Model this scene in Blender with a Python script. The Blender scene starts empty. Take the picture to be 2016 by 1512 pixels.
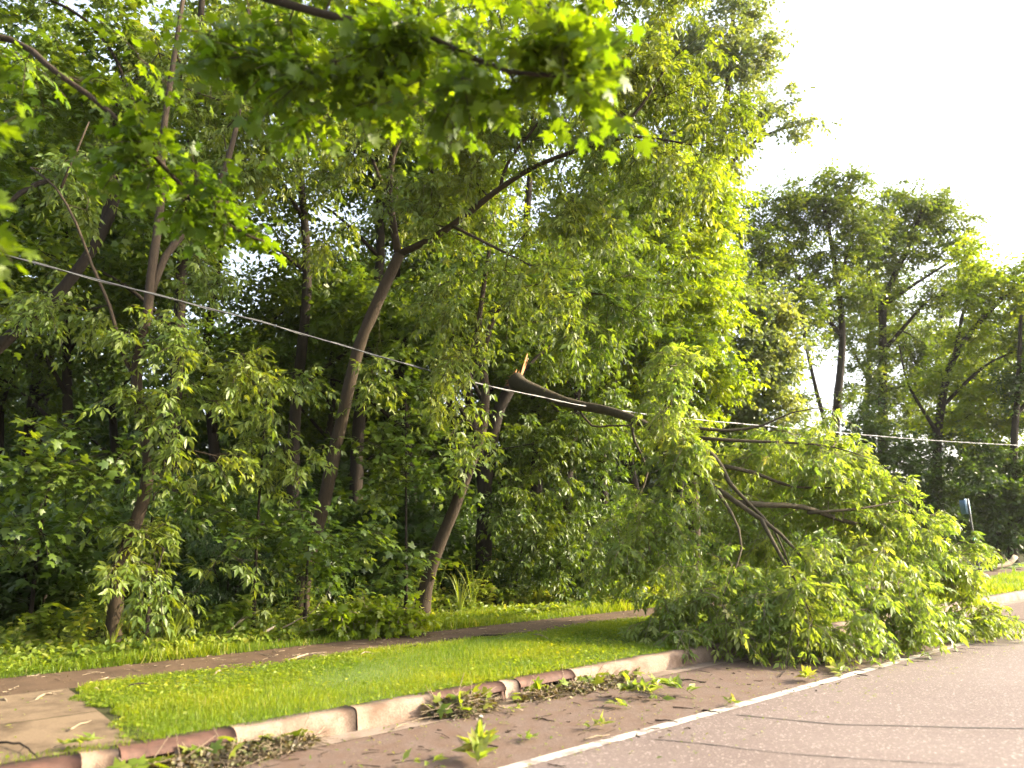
import bpy, math, numpy as np
from mathutils import Vector

# ------------------------------------------------------------------ camera, sky, sun, exposure
scene = bpy.context.scene
CAMH, F0, CX, CY = 1.55, 1456.0, 1008.0, 756.0
PITCH = math.atan(284.0 / F0)
cam_d = bpy.data.cameras.new("camera")
cam_d.sensor_width, cam_d.lens, cam_d.clip_end, cam_d.clip_start = 36.0, 26.0, 900.0, 0.05
cam = bpy.data.objects.new("camera", cam_d)
scene.collection.objects.link(cam)
cam.location = (0, 0, CAMH)
cam.rotation_euler = (math.radians(90) + PITCH, 0, 0)
scene.camera = cam
cam_d.dof.use_dof = True
cam_d.dof.focus_distance = 11.5
cam_d.dof.aperture_fstop = 1.1

SUN_AZ, SUN_EL = math.radians(87), math.radians(27)      # azimuth clockwise from the view heading
world = bpy.data.worlds.new("World")
scene.world = world
world.use_nodes = True
wn = world.node_tree
wn.nodes.clear()
sky = wn.nodes.new("ShaderNodeTexSky")
sky.sky_type = 'NISHITA'
sky.sun_disc = False
sky.sun_elevation, sky.sun_rotation = SUN_EL, SUN_AZ
sky.air_density, sky.dust_density, sky.ozone_density = 1.0, 6.0, 1.0
hs = wn.nodes.new("ShaderNodeHueSaturation")
hs.inputs['Saturation'].default_value = 0.55
bg = wn.nodes.new("ShaderNodeBackground")
bg.inputs['Strength'].default_value = 0.15
wo = wn.nodes.new("ShaderNodeOutputWorld")
wn.links.new(sky.outputs[0], hs.inputs['Color'])
wn.links.new(hs.outputs[0], bg.inputs['Color'])
wn.links.new(bg.outputs[0], wo.inputs['Surface'])

sun_d = bpy.data.lights.new("sun", 'SUN')
sun_d.energy, sun_d.angle, sun_d.color = 3.5, math.radians(0.6), (1.0, 0.84, 0.58)
sun = bpy.data.objects.new("sun", sun_d)
scene.collection.objects.link(sun)
SV = Vector((math.sin(SUN_AZ) * math.cos(SUN_EL), math.cos(SUN_AZ) * math.cos(SUN_EL), math.sin(SUN_EL)))
sun.rotation_euler = (-SV).to_track_quat('-Z', 'Y').to_euler()
sun.location = SV * 80

scene.view_settings.view_transform = 'Standard'
scene.view_settings.look = 'None'
scene.view_settings.gamma = 1.0
scene.view_settings.exposure = 2.36
cy = scene.cycles
cy.max_bounces, cy.diffuse_bounces, cy.glossy_bounces, cy.transmission_bounces = 8, 4, 2, 6
cy.sample_clamp_indirect = 6.0
cy.use_denoising = True

# ------------------------------------------------------------------ coordinates
AZR = math.radians(49.1)                                   # heading of the road, clockwise from the view
D2 = np.array([math.sin(AZR), math.cos(AZR), 0.0])         # along the road
N2 = np.array([-math.cos(AZR), math.sin(AZR), 0.0])        # towards the wood


def ray(px, py):
    cp, sp = math.cos(PITCH), math.sin(PITCH)
    return np.array([px - CX, F0 * cp + (py - CY) * sp, -(py - CY) * cp + F0 * sp])


def P(px, py, Y):
    r = ray(px, py)
    k = Y / r[1]
    return np.array([r[0] * k, Y, CAMH + r[2] * k])


def G(px, py, z=0.0):
    r = ray(px, py)
    k = (z - CAMH) / r[2]
    return np.array([r[0] * k, r[1] * k, z])


def st(p):
    return float(p[0] * D2[0] + p[1] * D2[1]), float(p[0] * N2[0] + p[1] * N2[1])


def W(s, t, z=0.0):
    return D2 * s + N2 * t + np.array([0, 0, z])


def Yt(px, py, t):                                         # depth where a pixel's ray meets the plane t
    r = ray(px, py)
    return t / (r[0] * N2[0] + r[1] * N2[1]) * r[1]


def norm(a):
    return a / np.maximum(np.linalg.norm(a, axis=-1, keepdims=True), 1e-9)


RNG = np.random.default_rng(11)
ZUP = np.array([0, 0, 1.0])

# ------------------------------------------------------------------ materials
MATS = {}


def new_mat(name):
    m = bpy.data.materials.new(name)
    m.use_nodes = True
    nt = m.node_tree
    b = nt.nodes["Principled BSDF"]
    MATS[name] = m
    return m, nt, b


def nd(nt, kind, **kw):
    n = nt.nodes.new(kind)
    for k, v in kw.items():
        if k in n.inputs:
            n.inputs[k].default_value = v
        else:
            setattr(n, k, v)
    return n


def ramp(nt, fac, stops):
    r = nt.nodes.new("ShaderNodeValToRGB")
    while len(r.color_ramp.elements) < len(stops):
        r.color_ramp.elements.new(0.5)
    for e, (p, c) in zip(r.color_ramp.elements, stops):
        e.position = p
        e.color = (*c, 1.0)
    if fac is not None:
        nt.links.new(fac, r.inputs[0])
    return r


def noise(nt, scale, detail=6.0, rough=0.6, vec=None):
    n = nd(nt, "ShaderNodeTexNoise", Scale=scale, Detail=detail, Roughness=rough)
    if vec is not None:
        nt.links.new(vec, n.inputs['Vector'])
    return n


def coords(nt):
    return nd(nt, "ShaderNodeNewGeometry").outputs['Position']


def bump(nt, b, h, strength, dist):
    u = nd(nt, "ShaderNodeBump", Strength=strength, Distance=dist)
    nt.links.new(h, u.inputs['Height'])
    nt.links.new(u.outputs[0], b.inputs['Normal'])


def mixc(nt, fac, a, b_, mode='MIX'):
    m = nt.nodes.new("ShaderNodeMix")
    m.data_type = 'RGBA'
    m.blend_type = mode
    for s, v in ((m.inputs[0], fac), (m.inputs[6], a), (m.inputs[7], b_)):
        if hasattr(v, 'is_linked'):
            nt.links.new(v, s)
        elif isinstance(v, tuple):
            s.default_value = (*v, 1.0)
        else:
            s.default_value = v
    return m.outputs[2]


def leaf_mat(name, stops, trans=0.45, tcol=(1.9, 1.75, 0.5), rough=0.45, spec=0.4, under=0.0):
    m, nt, b = new_mat(name)
    a = nd(nt, "ShaderNodeAttribute", attribute_name='rnd')
    r = ramp(nt, a.outputs['Fac'], stops)
    b.inputs['Roughness'].default_value = rough
    b.inputs['Specular IOR Level'].default_value = spec
    vn = noise(nt, .9, 3, .55, coords(nt))
    vr = ramp(nt, vn.outputs['Fac'], [(.30, (.74, .84, 1.0)), (.5, (1, 1, 1)), (.70, (1.30, 1.14, .85))])
    col = mixc(nt, 1.0, r.outputs[0], vr.outputs[0], 'MULTIPLY')
    top = col
    if under:
        gm = nd(nt, "ShaderNodeNewGeometry")
        um = nd(nt, "ShaderNodeMath", operation='MULTIPLY')
        um.inputs[1].default_value = under
        nt.links.new(gm.outputs['Backfacing'], um.inputs[0])
        top = mixc(nt, um.outputs[0], col, (.20, .225, .125))
    nt.links.new(top, b.inputs['Base Color'])
    tr = nd(nt, "ShaderNodeBsdfTranslucent")
    tc = mixc(nt, 1.0, col, tcol, 'MULTIPLY')
    nt.links.new(tc, tr.inputs['Color'])
    mx = nd(nt, "ShaderNodeMixShader")
    mx.inputs[0].default_value = trans
    nt.links.new(b.outputs[0], mx.inputs[1])
    nt.links.new(tr.outputs[0], mx.inputs[2])
    nt.links.new(mx.outputs[0], nt.nodes["Material Output"].inputs['Surface'])
    return m


leaf_mat('leaf_boxelder', [(0, (.065, .105, .012)), (.5, (.105, .148, .016)), (.9, (.155, .188, .024)), (1, (.24, .20, .04))], under=.3)
leaf_mat('leaf_fallen', [(0, (.095, .152, .020)), (.5, (.135, .188, .028)), (.85, (.185, .215, .050)), (1, (.26, .23, .08))], trans=.52, tcol=(1.8, 1.75, .6), under=.5)
leaf_mat('leaf_maple', [(0, (.050, .098, .004)), (.6, (.084, .135, .005)), (1, (.125, .165, .006))], trans=.57)
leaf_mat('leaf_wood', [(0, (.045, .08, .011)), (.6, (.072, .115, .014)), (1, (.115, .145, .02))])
leaf_mat('leaf_yellow', [(0, (.115, .165, .008)), (.6, (.165, .21, .010)), (1, (.22, .24, .014))], trans=.55, tcol=(1.7, 1.75, .5))
leaf_mat('leaf_poplar', [(0, (.085, .12, .045)), (.6, (.12, .155, .058)), (1, (.17, .195, .075))], trans=.45, spec=.6)
leaf_mat('leaf_far', [(0, (.055, .092, .014)), (.6, (.085, .125, .018)), (1, (.125, .15, .022))], trans=.48)
leaf_mat('leaf_shade', [(0, (.024, .052, .010)), (.7, (.042, .076, .013)), (1, (.07, .10, .016))], trans=.42)  # darker leaf copy, the shade inside the wood is put into its colour
leaf_mat('leaf_weed', [(0, (.095, .145, .013)), (.6, (.145, .195, .018)), (1, (.20, .215, .05))], trans=.45)
leaf_mat('leaf_grass', [(0, (.075, .125, .007)), (.6, (.125, .18, .010)), (.92, (.19, .215, .02)), (1, (.27, .25, .08))], trans=.5, rough=.5, spec=.25)
leaf_mat('leaf_dry', [(0, (.045, .032, .018)), (.5, (.09, .065, .03)), (.75, (.09, .105, .025)), (1, (.20, .15, .085))], trans=.15)


def bark_mat(name, c0, c1):
    m, nt, b = new_mat(name)
    p = coords(nt)
    mp = nd(nt, "ShaderNodeMapping")
    mp.inputs['Scale'].default_value = (1, 1, .22)
    nt.links.new(p, mp.inputs['Vector'])
    n = noise(nt, 38, 8, .7, mp.outputs[0])
    n2 = noise(nt, 3.1, 4, .6, p)
    r = ramp(nt, n.outputs['Fac'], [(.32, c0), (.68, c1)])
    c = mixc(nt, n2.outputs['Fac'], r.outputs[0], tuple(x * .8 for x in c1))
    nt.links.new(c, b.inputs['Base Color'])
    b.inputs['Roughness'].default_value = .9
    b.inputs['Specular IOR Level'].default_value = .2
    bump(nt, b, n.outputs['Fac'], .9, .02)
    return m


bark_mat('bark', (.016, .011, .007), (.052, .037, .023))
bark_mat('bark_dark', (.009, .007, .005), (.026, .019, .013))
bark_mat('bark_limb', (.026, .021, .013), (.075, .061, .037))
bark_mat('twig_pale', (.13, .10, .065), (.27, .21, .14))


def plain(name, col, rough=.8, spec=.3, metal=0.0, var=.25, scale=20):
    m, nt, b = new_mat(name)
    n = noise(nt, scale, 6, .65, coords(nt))
    r = ramp(nt, n.outputs['Fac'], [(.3, tuple(c * (1 - var) for c in col)), (.7, tuple(c * (1 + var) for c in col))])
    nt.links.new(r.outputs[0], b.inputs['Base Color'])
    b.inputs['Roughness'].default_value = rough
    b.inputs['Specular IOR Level'].default_value = spec
    b.inputs['Metallic'].default_value = metal
    bump(nt, b, n.outputs['Fac'], .3, .01)
    return m


bark_mat('twig_grey', (.08, .065, .04), (.20, .165, .105))
plain('splintered_wood', (.36, .17, .075), .8, .2, 0, .35, 30)
plain('pale_wood', (.30, .24, .165), .8, .2, 0, .25, 25)
plain('rust_iron', (.062, .031, .022), .75, .3, .1, .4, 14)
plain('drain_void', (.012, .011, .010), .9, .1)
plain('cable_rubber', (.022, .022, .024), .35, .5, 0, .2)
plain('galvanised', (.07, .072, .07), .5, .5, .2, .15)
plain('sign_back', (.12, .20, .30), .5, .4, .2, .15)
plain('sign_green', (.03, .30, .10), .5, .4, 0, .1)
plain('dark_line', (.055, .045, .042), .6, .4)  # dark tone of the thin lines across the road


def soil_mat():
    m, nt, b = new_mat('soil')
    p = coords(nt)
    n = noise(nt, 9, 8, .7, p)
    n2 = noise(nt, .7, 4, .6, p)
    r = ramp(nt, n.outputs['Fac'], [(.3, (.022, .017, .011)), (.55, (.045, .034, .02)), (.75, (.05, .06, .02))])
    c = mixc(nt, n2.outputs['Fac'], r.outputs[0], (.035, .045, .016))
    nt.links.new(c, b.inputs['Base Color'])
    b.inputs['Roughness'].default_value = 1.0
    b.inputs['Specular IOR Level'].default_value = .05
    bump(nt, b, n.outputs['Fac'], .8, .06)


def turf_mat():
    m, nt, b = new_mat('turf')
    p = coords(nt)
    n = noise(nt, 26, 8, .7, p)
    n2 = noise(nt, 1.3, 4, .6, p)
    r = ramp(nt, n.outputs['Fac'], [(.3, (.035, .05, .012)), (.6, (.075, .125, .014)), (.8, (.11, .16, .02))])
    c = mixc(nt, n2.outputs['Fac'], r.outputs[0], (.09, .13, .015))
    nt.links.new(c, b.inputs['Base Color'])
    b.inputs['Roughness'].default_value = .9
    bump(nt, b, n.outputs['Fac'], .8, .04)


def road_mat():
    m, nt, b = new_mat('asphalt')
    p = coords(nt)
    fine = noise(nt, 52, 6, .8, p)
    mid = noise(nt, 8, 7, .65, p)
    big = noise(nt, .55, 5, .6, p)
    v = nd(nt, "ShaderNodeTexVoronoi", Scale=75.0)
    nt.links.new(p, v.inputs['Vector'])
    r = ramp(nt, fine.outputs['Fac'], [(.30, (.052, .036, .032)), (.5, (.118, .084, .074)), (.70, (.215, .165, .148))])
    c = mixc(nt, ramp(nt, mid.outputs['Fac'], [(.35, (0, 0, 0)), (.7, (.5, .5, .5))]).outputs[0], r.outputs[0], (.098, .068, .058))
    c = mixc(nt, ramp(nt, big.outputs['Fac'], [(.42, (0, 0, 0)), (.66, (.55, .55, .55))]).outputs[0], c, (.15, .113, .10))
    chip = ramp(nt, v.outputs['Color'], [(.80, (0, 0, 0)), (.88, (.7, .7, .7))])
    c = mixc(nt, chip.outputs[0], c, (.36, .30, .265))
    c = mixc(nt, 1.0, c, (.86, .885, .90), 'MULTIPLY')
    nt.links.new(c, b.inputs['Base Color'])
    b.inputs['Roughness'].default_value = .72
    b.inputs['Specular IOR Level'].default_value = .35
    bump(nt, b, fine.outputs['Fac'], .7, .006)


def shoulder_mat():
    m, nt, b = new_mat('shoulder')
    p = coords(nt)
    fine = noise(nt, 70, 5, .75, p)
    mp = nd(nt, "ShaderNodeMapping")
    mp.inputs['Rotation'].default_value = (0, 0, math.radians(90) - AZR)
    mp.inputs['Scale'].default_value = (1, 1, 1)
    nt.links.new(p, mp.inputs['Vector'])
    mid = noise(nt, 5, 7, .65, p)
    r = ramp(nt, fine.outputs['Fac'], [(.3, (.042, .029, .022)), (.5, (.096, .066, .053)), (.70, (.17, .128, .107))])
    c = mixc(nt, ramp(nt, mid.outputs['Fac'], [(.38, (0, 0, 0)), (.64, (.75, .75, .75))]).outputs[0], r.outputs[0], (.085, .050, .033))
    nt.links.new(c, b.inputs['Base Color'])
    b.inputs['Roughness'].default_value = .75
    b.inputs['Specular IOR Level'].default_value = .3
    bump(nt, b, fine.outputs['Fac'], .7, .006)


def concrete_mat(name, c0, c1, stain, samt=.6):
    m, nt, b = new_mat(name)
    p = coords(nt)
    fine = noise(nt, 70, 6, .7, p)
    mid = noise(nt, 3.5, 8, .65, p)
    r = ramp(nt, fine.outputs['Fac'], [(.3, c0), (.7, c1)])
    c = mixc(nt, ramp(nt, mid.outputs['Fac'], [(.42, (0, 0, 0)), (.66, (samt,) * 3)]).outputs[0], r.outputs[0], stain)
    nt.links.new(c, b.inputs['Base Color'])
    b.inputs['Roughness'].default_value = .85
    b.inputs['Specular IOR Level'].default_value = .25
    bump(nt, b, fine.outputs['Fac'], .5, .006)


def paint_mat():
    m, nt, b = new_mat('road_paint')
    p = coords(nt)
    n = noise(nt, 34, 8, .75, p)
    n2 = noise(nt, 5, 6, .7, p)
    a = nd(nt, "ShaderNodeMath", operation='ADD')
    nt.links.new(n.outputs['Fac'], a.inputs[0])
    nt.links.new(n2.outputs['Fac'], a.inputs[1])
    r = ramp(nt, a.outputs[0], [(.0, (.11, .08, .07)), (.95, (.17, .135, .12)), (.999, (.27, .245, .215)), (1, (.40, .37, .33))])
    nt.links.new(r.outputs[0], b.inputs['Base Color'])
    b.inputs['Roughness'].default_value = .6


soil_mat(); turf_mat(); road_mat(); shoulder_mat(); paint_mat()
concrete_mat('kerb_concrete', (.105, .073, .052), (.25, .185, .143), (.085, .052, .033), .9)
concrete_mat('gutter_concrete', (.14, .105, .08), (.23, .18, .145), (.085, .055, .036), .85)
concrete_mat('path_mud', (.052, .031, .017), (.098, .061, .035), (.036, .021, .011), .8)
concrete_mat('slab_concrete', (.10, .07, .04), (.165, .118, .074), (.055, .036, .02), .9)
concrete_mat('pavement_concrete', (.16, .13, .105), (.26, .22, .19), (.13, .095, .07))

# ------------------------------------------------------------------ mesh helpers


def raw_mesh(name, V, loops, starts, totals, mat, rnd=None, smooth=False):
    me = bpy.data.meshes.new(name)
    me.vertices.add(len(V))
    me.vertices.foreach_set('co', np.ascontiguousarray(V, np.float32).ravel())
    me.loops.add(len(loops))
    me.loops.foreach_set('vertex_index', np.ascontiguousarray(loops, np.int32))
    me.polygons.add(len(starts))
    me.polygons.foreach_set('loop_start', np.ascontiguousarray(starts, np.int32))
    try:
        me.polygons.foreach_set('loop_total', np.ascontiguousarray(totals, np.int32))
    except Exception:
        pass
    if smooth:
        me.polygons.foreach_set('use_smooth', np.ones(len(starts), bool))
    if rnd is not None:
        at = me.attributes.new('rnd', 'FLOAT', 'POINT')
        at.data.foreach_set('value', np.ascontiguousarray(rnd, np.float32))
    me.update(calc_edges=True)
    me.materials.append(MATS[mat])
    return me


def poly_mesh(name, V, faces, mat, smooth=False):
    loops = [i for f in faces for i in f]
    tot = [len(f) for f in faces]
    starts = np.concatenate([[0], np.cumsum(tot)[:-1]])
    return raw_mesh(name, np.array(V, float), loops, starts, tot, mat, None, smooth)


def link(name, me, parent=None, loc=None):
    o = bpy.data.objects.new(name, me)
    scene.collection.objects.link(o)
    if parent is not None:
        o.parent = parent
    if loc is not None:
        o.location = loc
    return o


def tag(o, label=None, cat=None, group=None, kind=None):
    if label: o['label'] = label
    if cat: o['category'] = cat
    if group: o['group'] = group
    if kind: o['kind'] = kind
    return o


def thing(name, label, cat, loc, group=None):
    o = link(name, None, None, loc)
    return tag(o, label, cat, group)


def copy_tree(src, label=None, group=None):
    c = src.copy()
    scene.collection.objects.link(c)
    if label: c['label'] = label
    if group: c['group'] = group
    for ch in src.children:
        k = ch.copy()
        scene.collection.objects.link(k)
        k.parent = c
    return c


TEMPL = {}


def templ(name, V, F):
    TEMPL[name] = (np.array(V, float), F)


templ('leaflet', [(0, 0, 0), (-.19, .40, .05), (.19, .40, .05), (0, 1, -.08), (0, .45, -.02)], [(0, 4, 3, 1), (0, 2, 3, 4)])
templ('diamond', [(0, 0, 0), (-.3, .45, .06), (.3, .45, .06), (0, 1, -.06)], [(0, 2, 3, 1)])
templ('broad', [(0, 0, 0), (-.34, .3, .05), (-.27, .65, .05), (0, 1, -.08), (.27, .65, .05), (.34, .3, .05), (0, .45, -.02)],
      [(0, 6, 2, 1), (6, 3, 2), (0, 5, 4, 6), (6, 4, 3)])


def maple_template(half):
    pts = half + [(-x, y) for x, y in reversed(half[1:-1])]
    V = [(0, .38, .03)] + [(x, y, -.26 * (x * x + (y - .38) ** 2)) for x, y in pts]
    n = len(pts)
    return V, [(0, 1 + i, 1 + (i + 1) % n) for i in range(n)]


templ('maple', *maple_template([(0, 0), (.17, -.07), (.47, .06), (.38, .16), (.34, .24), (.60, .44), (.62, .60), (.40, .52), (.20, .54), (.26, .74), (.12, .78), (0, 1.04)]))
templ('maple_small', *maple_template([(0, 0), (.45, .06), (.33, .24), (.62, .56), (.20, .54), (.20, .76), (0, 1.0)]))


def leaf_arrays(kind, pos, axis, nrm, size):
    """Instances of a leaf template: arrays for raw_mesh."""
    TV, TF = TEMPL[kind]
    y = norm(axis)
    x = norm(np.cross(y, nrm))
    z = np.cross(x, y)
    s = size[:, None, None]
    V = pos[:, None, :] + s * (TV[None, :, 0:1] * x[:, None, :] + TV[None, :, 1:2] * y[:, None, :] + TV[None, :, 2:3] * z[:, None, :])
    n, k = len(pos), len(TV)
    fl = np.array([i for f in TF for i in f])
    ft = np.array([len(f) for f in TF])
    loops = (np.arange(n)[:, None] * k + fl[None, :]).ravel()
    tot = np.tile(ft, n)
    return V.reshape(-1, 3), loops, tot


def leaf_mesh(name, kind, pos, axis, nrm, size, mat, rnd):
    V, loops, tot = leaf_arrays(kind, pos, axis, nrm, size)
    starts = np.concatenate([[0], np.cumsum(tot)[:-1]])
    return raw_mesh(name, V, loops, starts, tot, mat, np.repeat(rnd, len(TEMPL[kind][0])))


def smooth_line(pts, step=.22):
    """Catmull-Rom through the points, resampled."""
    p = np.array(pts, float)
    q = np.vstack([2 * p[0] - p[1], p, 2 * p[-1] - p[-2]])
    out = []
    for i in range(1, len(q) - 2):
        m = max(2, int(np.linalg.norm(q[i + 1, :3] - q[i, :3]) / step))
        for u in np.arange(m) / m:
            out.append(.5 * (2 * q[i] + (q[i + 1] - q[i - 1]) * u + (2 * q[i - 1] - 5 * q[i] + 4 * q[i + 1] - q[i + 2]) * u * u
                             + (3 * q[i] - q[i - 1] - 3 * q[i + 1] + q[i + 2]) * u ** 3))
    out.append(p[-1])
    return np.array(out)


def tube_mesh(name, pts, rad, mat, sides=10, rough=.06, seed=0, cap=True):
    """Swept tube with a slightly uneven surface."""
    rg = np.random.default_rng(seed + 5)
    pts = np.array(pts)
    n = len(pts)
    tan = norm(np.gradient(pts, axis=0))
    ref = np.array([1.0, 0, 0]) if abs(tan[0][0]) < .8 else np.array([0, 1.0, 0])
    u = norm(np.cross(tan[0], ref))
    V = []
    ang = np.arange(sides) / sides * 2 * math.pi
    for i in range(n):
        u = norm(u - tan[i] * np.dot(u, tan[i]))
        w = np.cross(tan[i], u)
        rr = rad[i] * (1 + rough * rg.standard_normal(sides) * .6)
        V.append(pts[i] + rr[:, None] * (np.cos(ang)[:, None] * u + np.sin(ang)[:, None] * w))
    V = np.concatenate(V)
    F = [(i * sides + j, i * sides + (j + 1) % sides, (i + 1) * sides + (j + 1) % sides, (i + 1) * sides + j)
         for i in range(n - 1) for j in range(sides)]
    if cap:
        F.append(tuple(range(sides - 1, -1, -1)))
        F.append(tuple((n - 1) * sides + j for j in range(sides)))
    return poly_mesh(name, V, F, mat, True)


def cones_mesh(name, A, B, ra, rb, mat, sides=5):
    """Many tapered twig segments in one mesh."""
    n = len(A)
    t = norm(B - A)
    ref = np.where(np.abs(t[:, 2:3]) < .8, np.array([[0, 0, 1.0]]), np.array([[1.0, 0, 0]]))
    u = norm(np.cross(t, ref))
    w = np.cross(t, u)
    ang = np.arange(sides) / sides * 2 * math.pi
    ring = np.cos(ang)[None, :, None] * u[:, None, :] + np.sin(ang)[None, :, None] * w[:, None, :]
    V = np.concatenate([A[:, None, :] + ra[:, None, None] * ring, B[:, None, :] + rb[:, None, None] * ring], axis=1).reshape(-1, 3)
    j = np.arange(sides)
    q = np.stack([j, (j + 1) % sides, sides + (j + 1) % sides, sides + j], 1).ravel()
    loops = (np.arange(n)[:, None] * 2 * sides + q[None, :]).ravel()
    tot = np.full(n * sides, 4)
    starts = np.arange(n * sides) * 4
    return raw_mesh(name, V, loops, starts, tot, mat, None, True)

# ------------------------------------------------------------------ tree builder


def blob_targets(blobs, rg, dens, z_floor=.25):
    """Branch-tip points inside ellipsoids (centre, rx, ry, rz, weight), denser near the skin."""
    out = []
    for c, r, wgt in blobs:
        area = math.pi * r[0] * r[2]
        n = max(3, int(area * dens * wgt))
        d = norm(rg.standard_normal((n, 3)))
        k = rg.random(n) ** .45
        p = np.array(c) + d * k[:, None] * np.array(r)
        out.append(p)
    p = np.concatenate(out)
    p[:, 2] = np.maximum(p[:, 2], z_floor + rg.random(len(p)) * .25)
    return p


def grow(lines, targets, rg, step=.35, bow=.10, tip=.004, free_from=.35):
    """Attach every target to the nearest bit of skeleton. Returns nodes, parents, radii, is_main, tips."""
    pos, par, rad, ok = [], [], [], []
    for li, (pts, r0, r1) in enumerate(lines):
        n = len(pts)
        for i in range(n):
            if i == 0:
                if li == 0:
                    pp = -1
                else:
                    pp = int(np.argmin(np.linalg.norm(np.array(pos) - pts[0], axis=1)))
            else:
                pp = len(pos) - 1
            pos.append(pts[i]); par.append(pp)
            rad.append(r0 + (r1 - r0) * (i / (n - 1)))
            ok.append(i / (n - 1) >= (free_from if li == 0 else .12))
    nm = len(pos)
    cap = nm + len(targets) * 14
    X = np.zeros((cap, 3)); X[:nm] = pos
    okm = np.zeros(cap, bool); okm[:nm] = ok
    cnt = nm
    base = X[:nm][okm[:nm]]
    d0 = np.array([np.min(np.linalg.norm(base - t, axis=1)) for t in targets])
    tips = []
    for ti in np.argsort(d0):
        t = targets[ti]
        dv = np.linalg.norm(X[:cnt] - t, axis=1)
        dv = dv + np.maximum(0, X[:cnt, 2] - t[2]) * .25
        dv[~okm[:cnt]] = 1e9
        a = int(np.argmin(dv))
        L = np.linalg.norm(t - X[a])
        n = min(12, max(1, int(L / step)))
        side = norm(rg.standard_normal(3)) * L * .08
        for k in range(1, n + 1):
            u = k / n
            q = X[a] * (1 - u) + t * u + (ZUP * L * bow + side) * math.sin(math.pi * u)
            if k < n:
                q = q + rg.standard_normal(3) * .03 * min(1, L)
            if cnt >= cap:
                break
            X[cnt] = q
            par.append(a if k == 1 else cnt - 1)
            okm[cnt] = True
            cnt += 1
        tips.append(cnt - 1)
    X = X[:cnt]
    par = np.array(par)
    R = np.zeros(cnt)
    E = 2.3
    acc = np.zeros(cnt)
    for i in range(cnt - 1, nm - 1, -1):
        if acc[i] == 0:
            acc[i] = tip ** E
        R[i] = acc[i] ** (1 / E)
        if par[i] >= nm:
            acc[par[i]] += acc[i]
    R[:nm] = rad
    for i in range(nm, cnt):
        R[i] = min(R[i], R[par[i]] * .85)
    return X, par, R, nm, np.array(tips)


def spray(X, par, tips, rg, sp):
    """Leafy twigs at the branch tips -> leaves (pos, axis, normal, size, rnd) and twig segments."""
    tw, tl, nl, droop = sp['tw'], sp['tl'], sp['nl'], sp.get('droop', .3)
    T = X[tips]; B = X[par[tips]]
    T = np.repeat(T, tw, 0); B = np.repeat(B, tw, 0)
    K = len(T)
    bd = norm(T - B)
    base = T + (B - T) * (rg.random((K, 1)) ** 1.5)
    rnd = rg.standard_normal((K, 3)); rnd[:, 2] *= .6
    d = norm(bd * .7 + norm(rnd) * sp.get('wild', .9))
    L = tl * (.6 + .8 * rg.random(K))
    u = (np.arange(nl) + .6) / nl
    uu = u[None, :, None]
    pts = base[:, None, :] + d[:, None, :] * L[:, None, None] * uu - ZUP * (droop * L[:, None, None] * uu ** 2)
    tdir = norm(d[:, None, :] - ZUP * 2 * droop * uu)
    lat = norm(np.cross(tdir, ZUP + .3 * rg.standard_normal((K, 1, 3))))
    twa = np.concatenate([base[:, None, :], pts[:, :-1]], 1).reshape(-1, 3)
    twb = pts.reshape(-1, 3)
    LP, LA, LN, crnd = [], [], [], []
    cl = rg.random(K)
    for sgn in (-1, 1):
        ax = norm(tdir * .55 + sgn * lat * .8 + .35 * rg.standard_normal(tdir.shape) - ZUP * sp.get('leaf_droop', .35))
        nn = norm(ZUP * sp.get('flat', 1.0) + .55 * rg.standard_normal(tdir.shape) + np.array(SV) * .25)
        LP.append(pts.reshape(-1, 3)); LA.append(ax.reshape(-1, 3)); LN.append(nn.reshape(-1, 3))
        crnd.append(np.repeat(cl, nl))
    LP, LA, LN = np.concatenate(LP), np.concatenate(LA), np.concatenate(LN)
    crnd = np.concatenate(crnd)
    keep = rg.random(len(LP)) < sp.get('keep', .95)
    LP, LA, LN, crnd = LP[keep], LA[keep], LN[keep], crnd[keep]
    n = len(LP)
    sz = sp['size'] * (.65 + .6 * rg.random(n))
    rv = np.clip(.5 * crnd + .5 * rg.random(n), 0, 1) * .9 + (rg.random(n) < .02) * .1
    lf = sp.get('lf', 1)
    pet = sp.get('petiole', .3)
    if lf == 1:
        return LP + LA * (sz * pet)[:, None], LA, LN, sz, rv, twa, twb
    x = norm(np.cross(LA, LN))
    rl = sz * .75
    oP, oA, oN, oS, oR = [], [], [], [], []
    cfg = [(1.0, 0, 1.05), (.75, 1, .9), (.75, -1, .9), (.3, 1, .8), (.3, -1, .8)][:lf]
    for f, s, g in cfg:
        oP.append(LP + LA * (rl * f + sz * .2)[:, None])
        oA.append(norm(LA * (1 if s == 0 else .6) + x * s * .85 - ZUP * (.15 + .25 * rg.random((n, 1)))))
        oN.append(norm(LN + .3 * rg.standard_normal(LN.shape)))
        oS.append(sz * g * (.85 + .3 * rg.random(n)))
        oR.append(rv)
    return (np.concatenate(oP), np.concatenate(oA), np.concatenate(oN), np.concatenate(oS), np.concatenate(oR), twa, twb)


BOX = dict(kind='leaflet', tw=4, tl=.42, nl=5, size=.115, lf=3, droop=.45, leaf_droop=.55, mat='leaf_boxelder')
MAPLE_S = dict(kind='maple_small', tw=4, tl=.42, nl=5, size=.108, lf=1, droop=.2, leaf_droop=.25, flat=1.3, mat='leaf_wood', petiole=.5)
MAPLE = dict(kind='maple', tw=4, tl=.30, nl=4, size=.086, lf=1, droop=.3, leaf_droop=.45, flat=.8, mat='leaf_maple', petiole=.55)
SMALL = dict(kind='diamond', tw=5, tl=.5, nl=7, size=.11, lf=1, droop=.25, leaf_droop=.3, mat='leaf_wood')
FAR = dict(kind='diamond', tw=6, tl=.8, nl=8, size=.19, lf=1, droop=.2, leaf_droop=.25, flat=1.2, mat='leaf_far')


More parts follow.
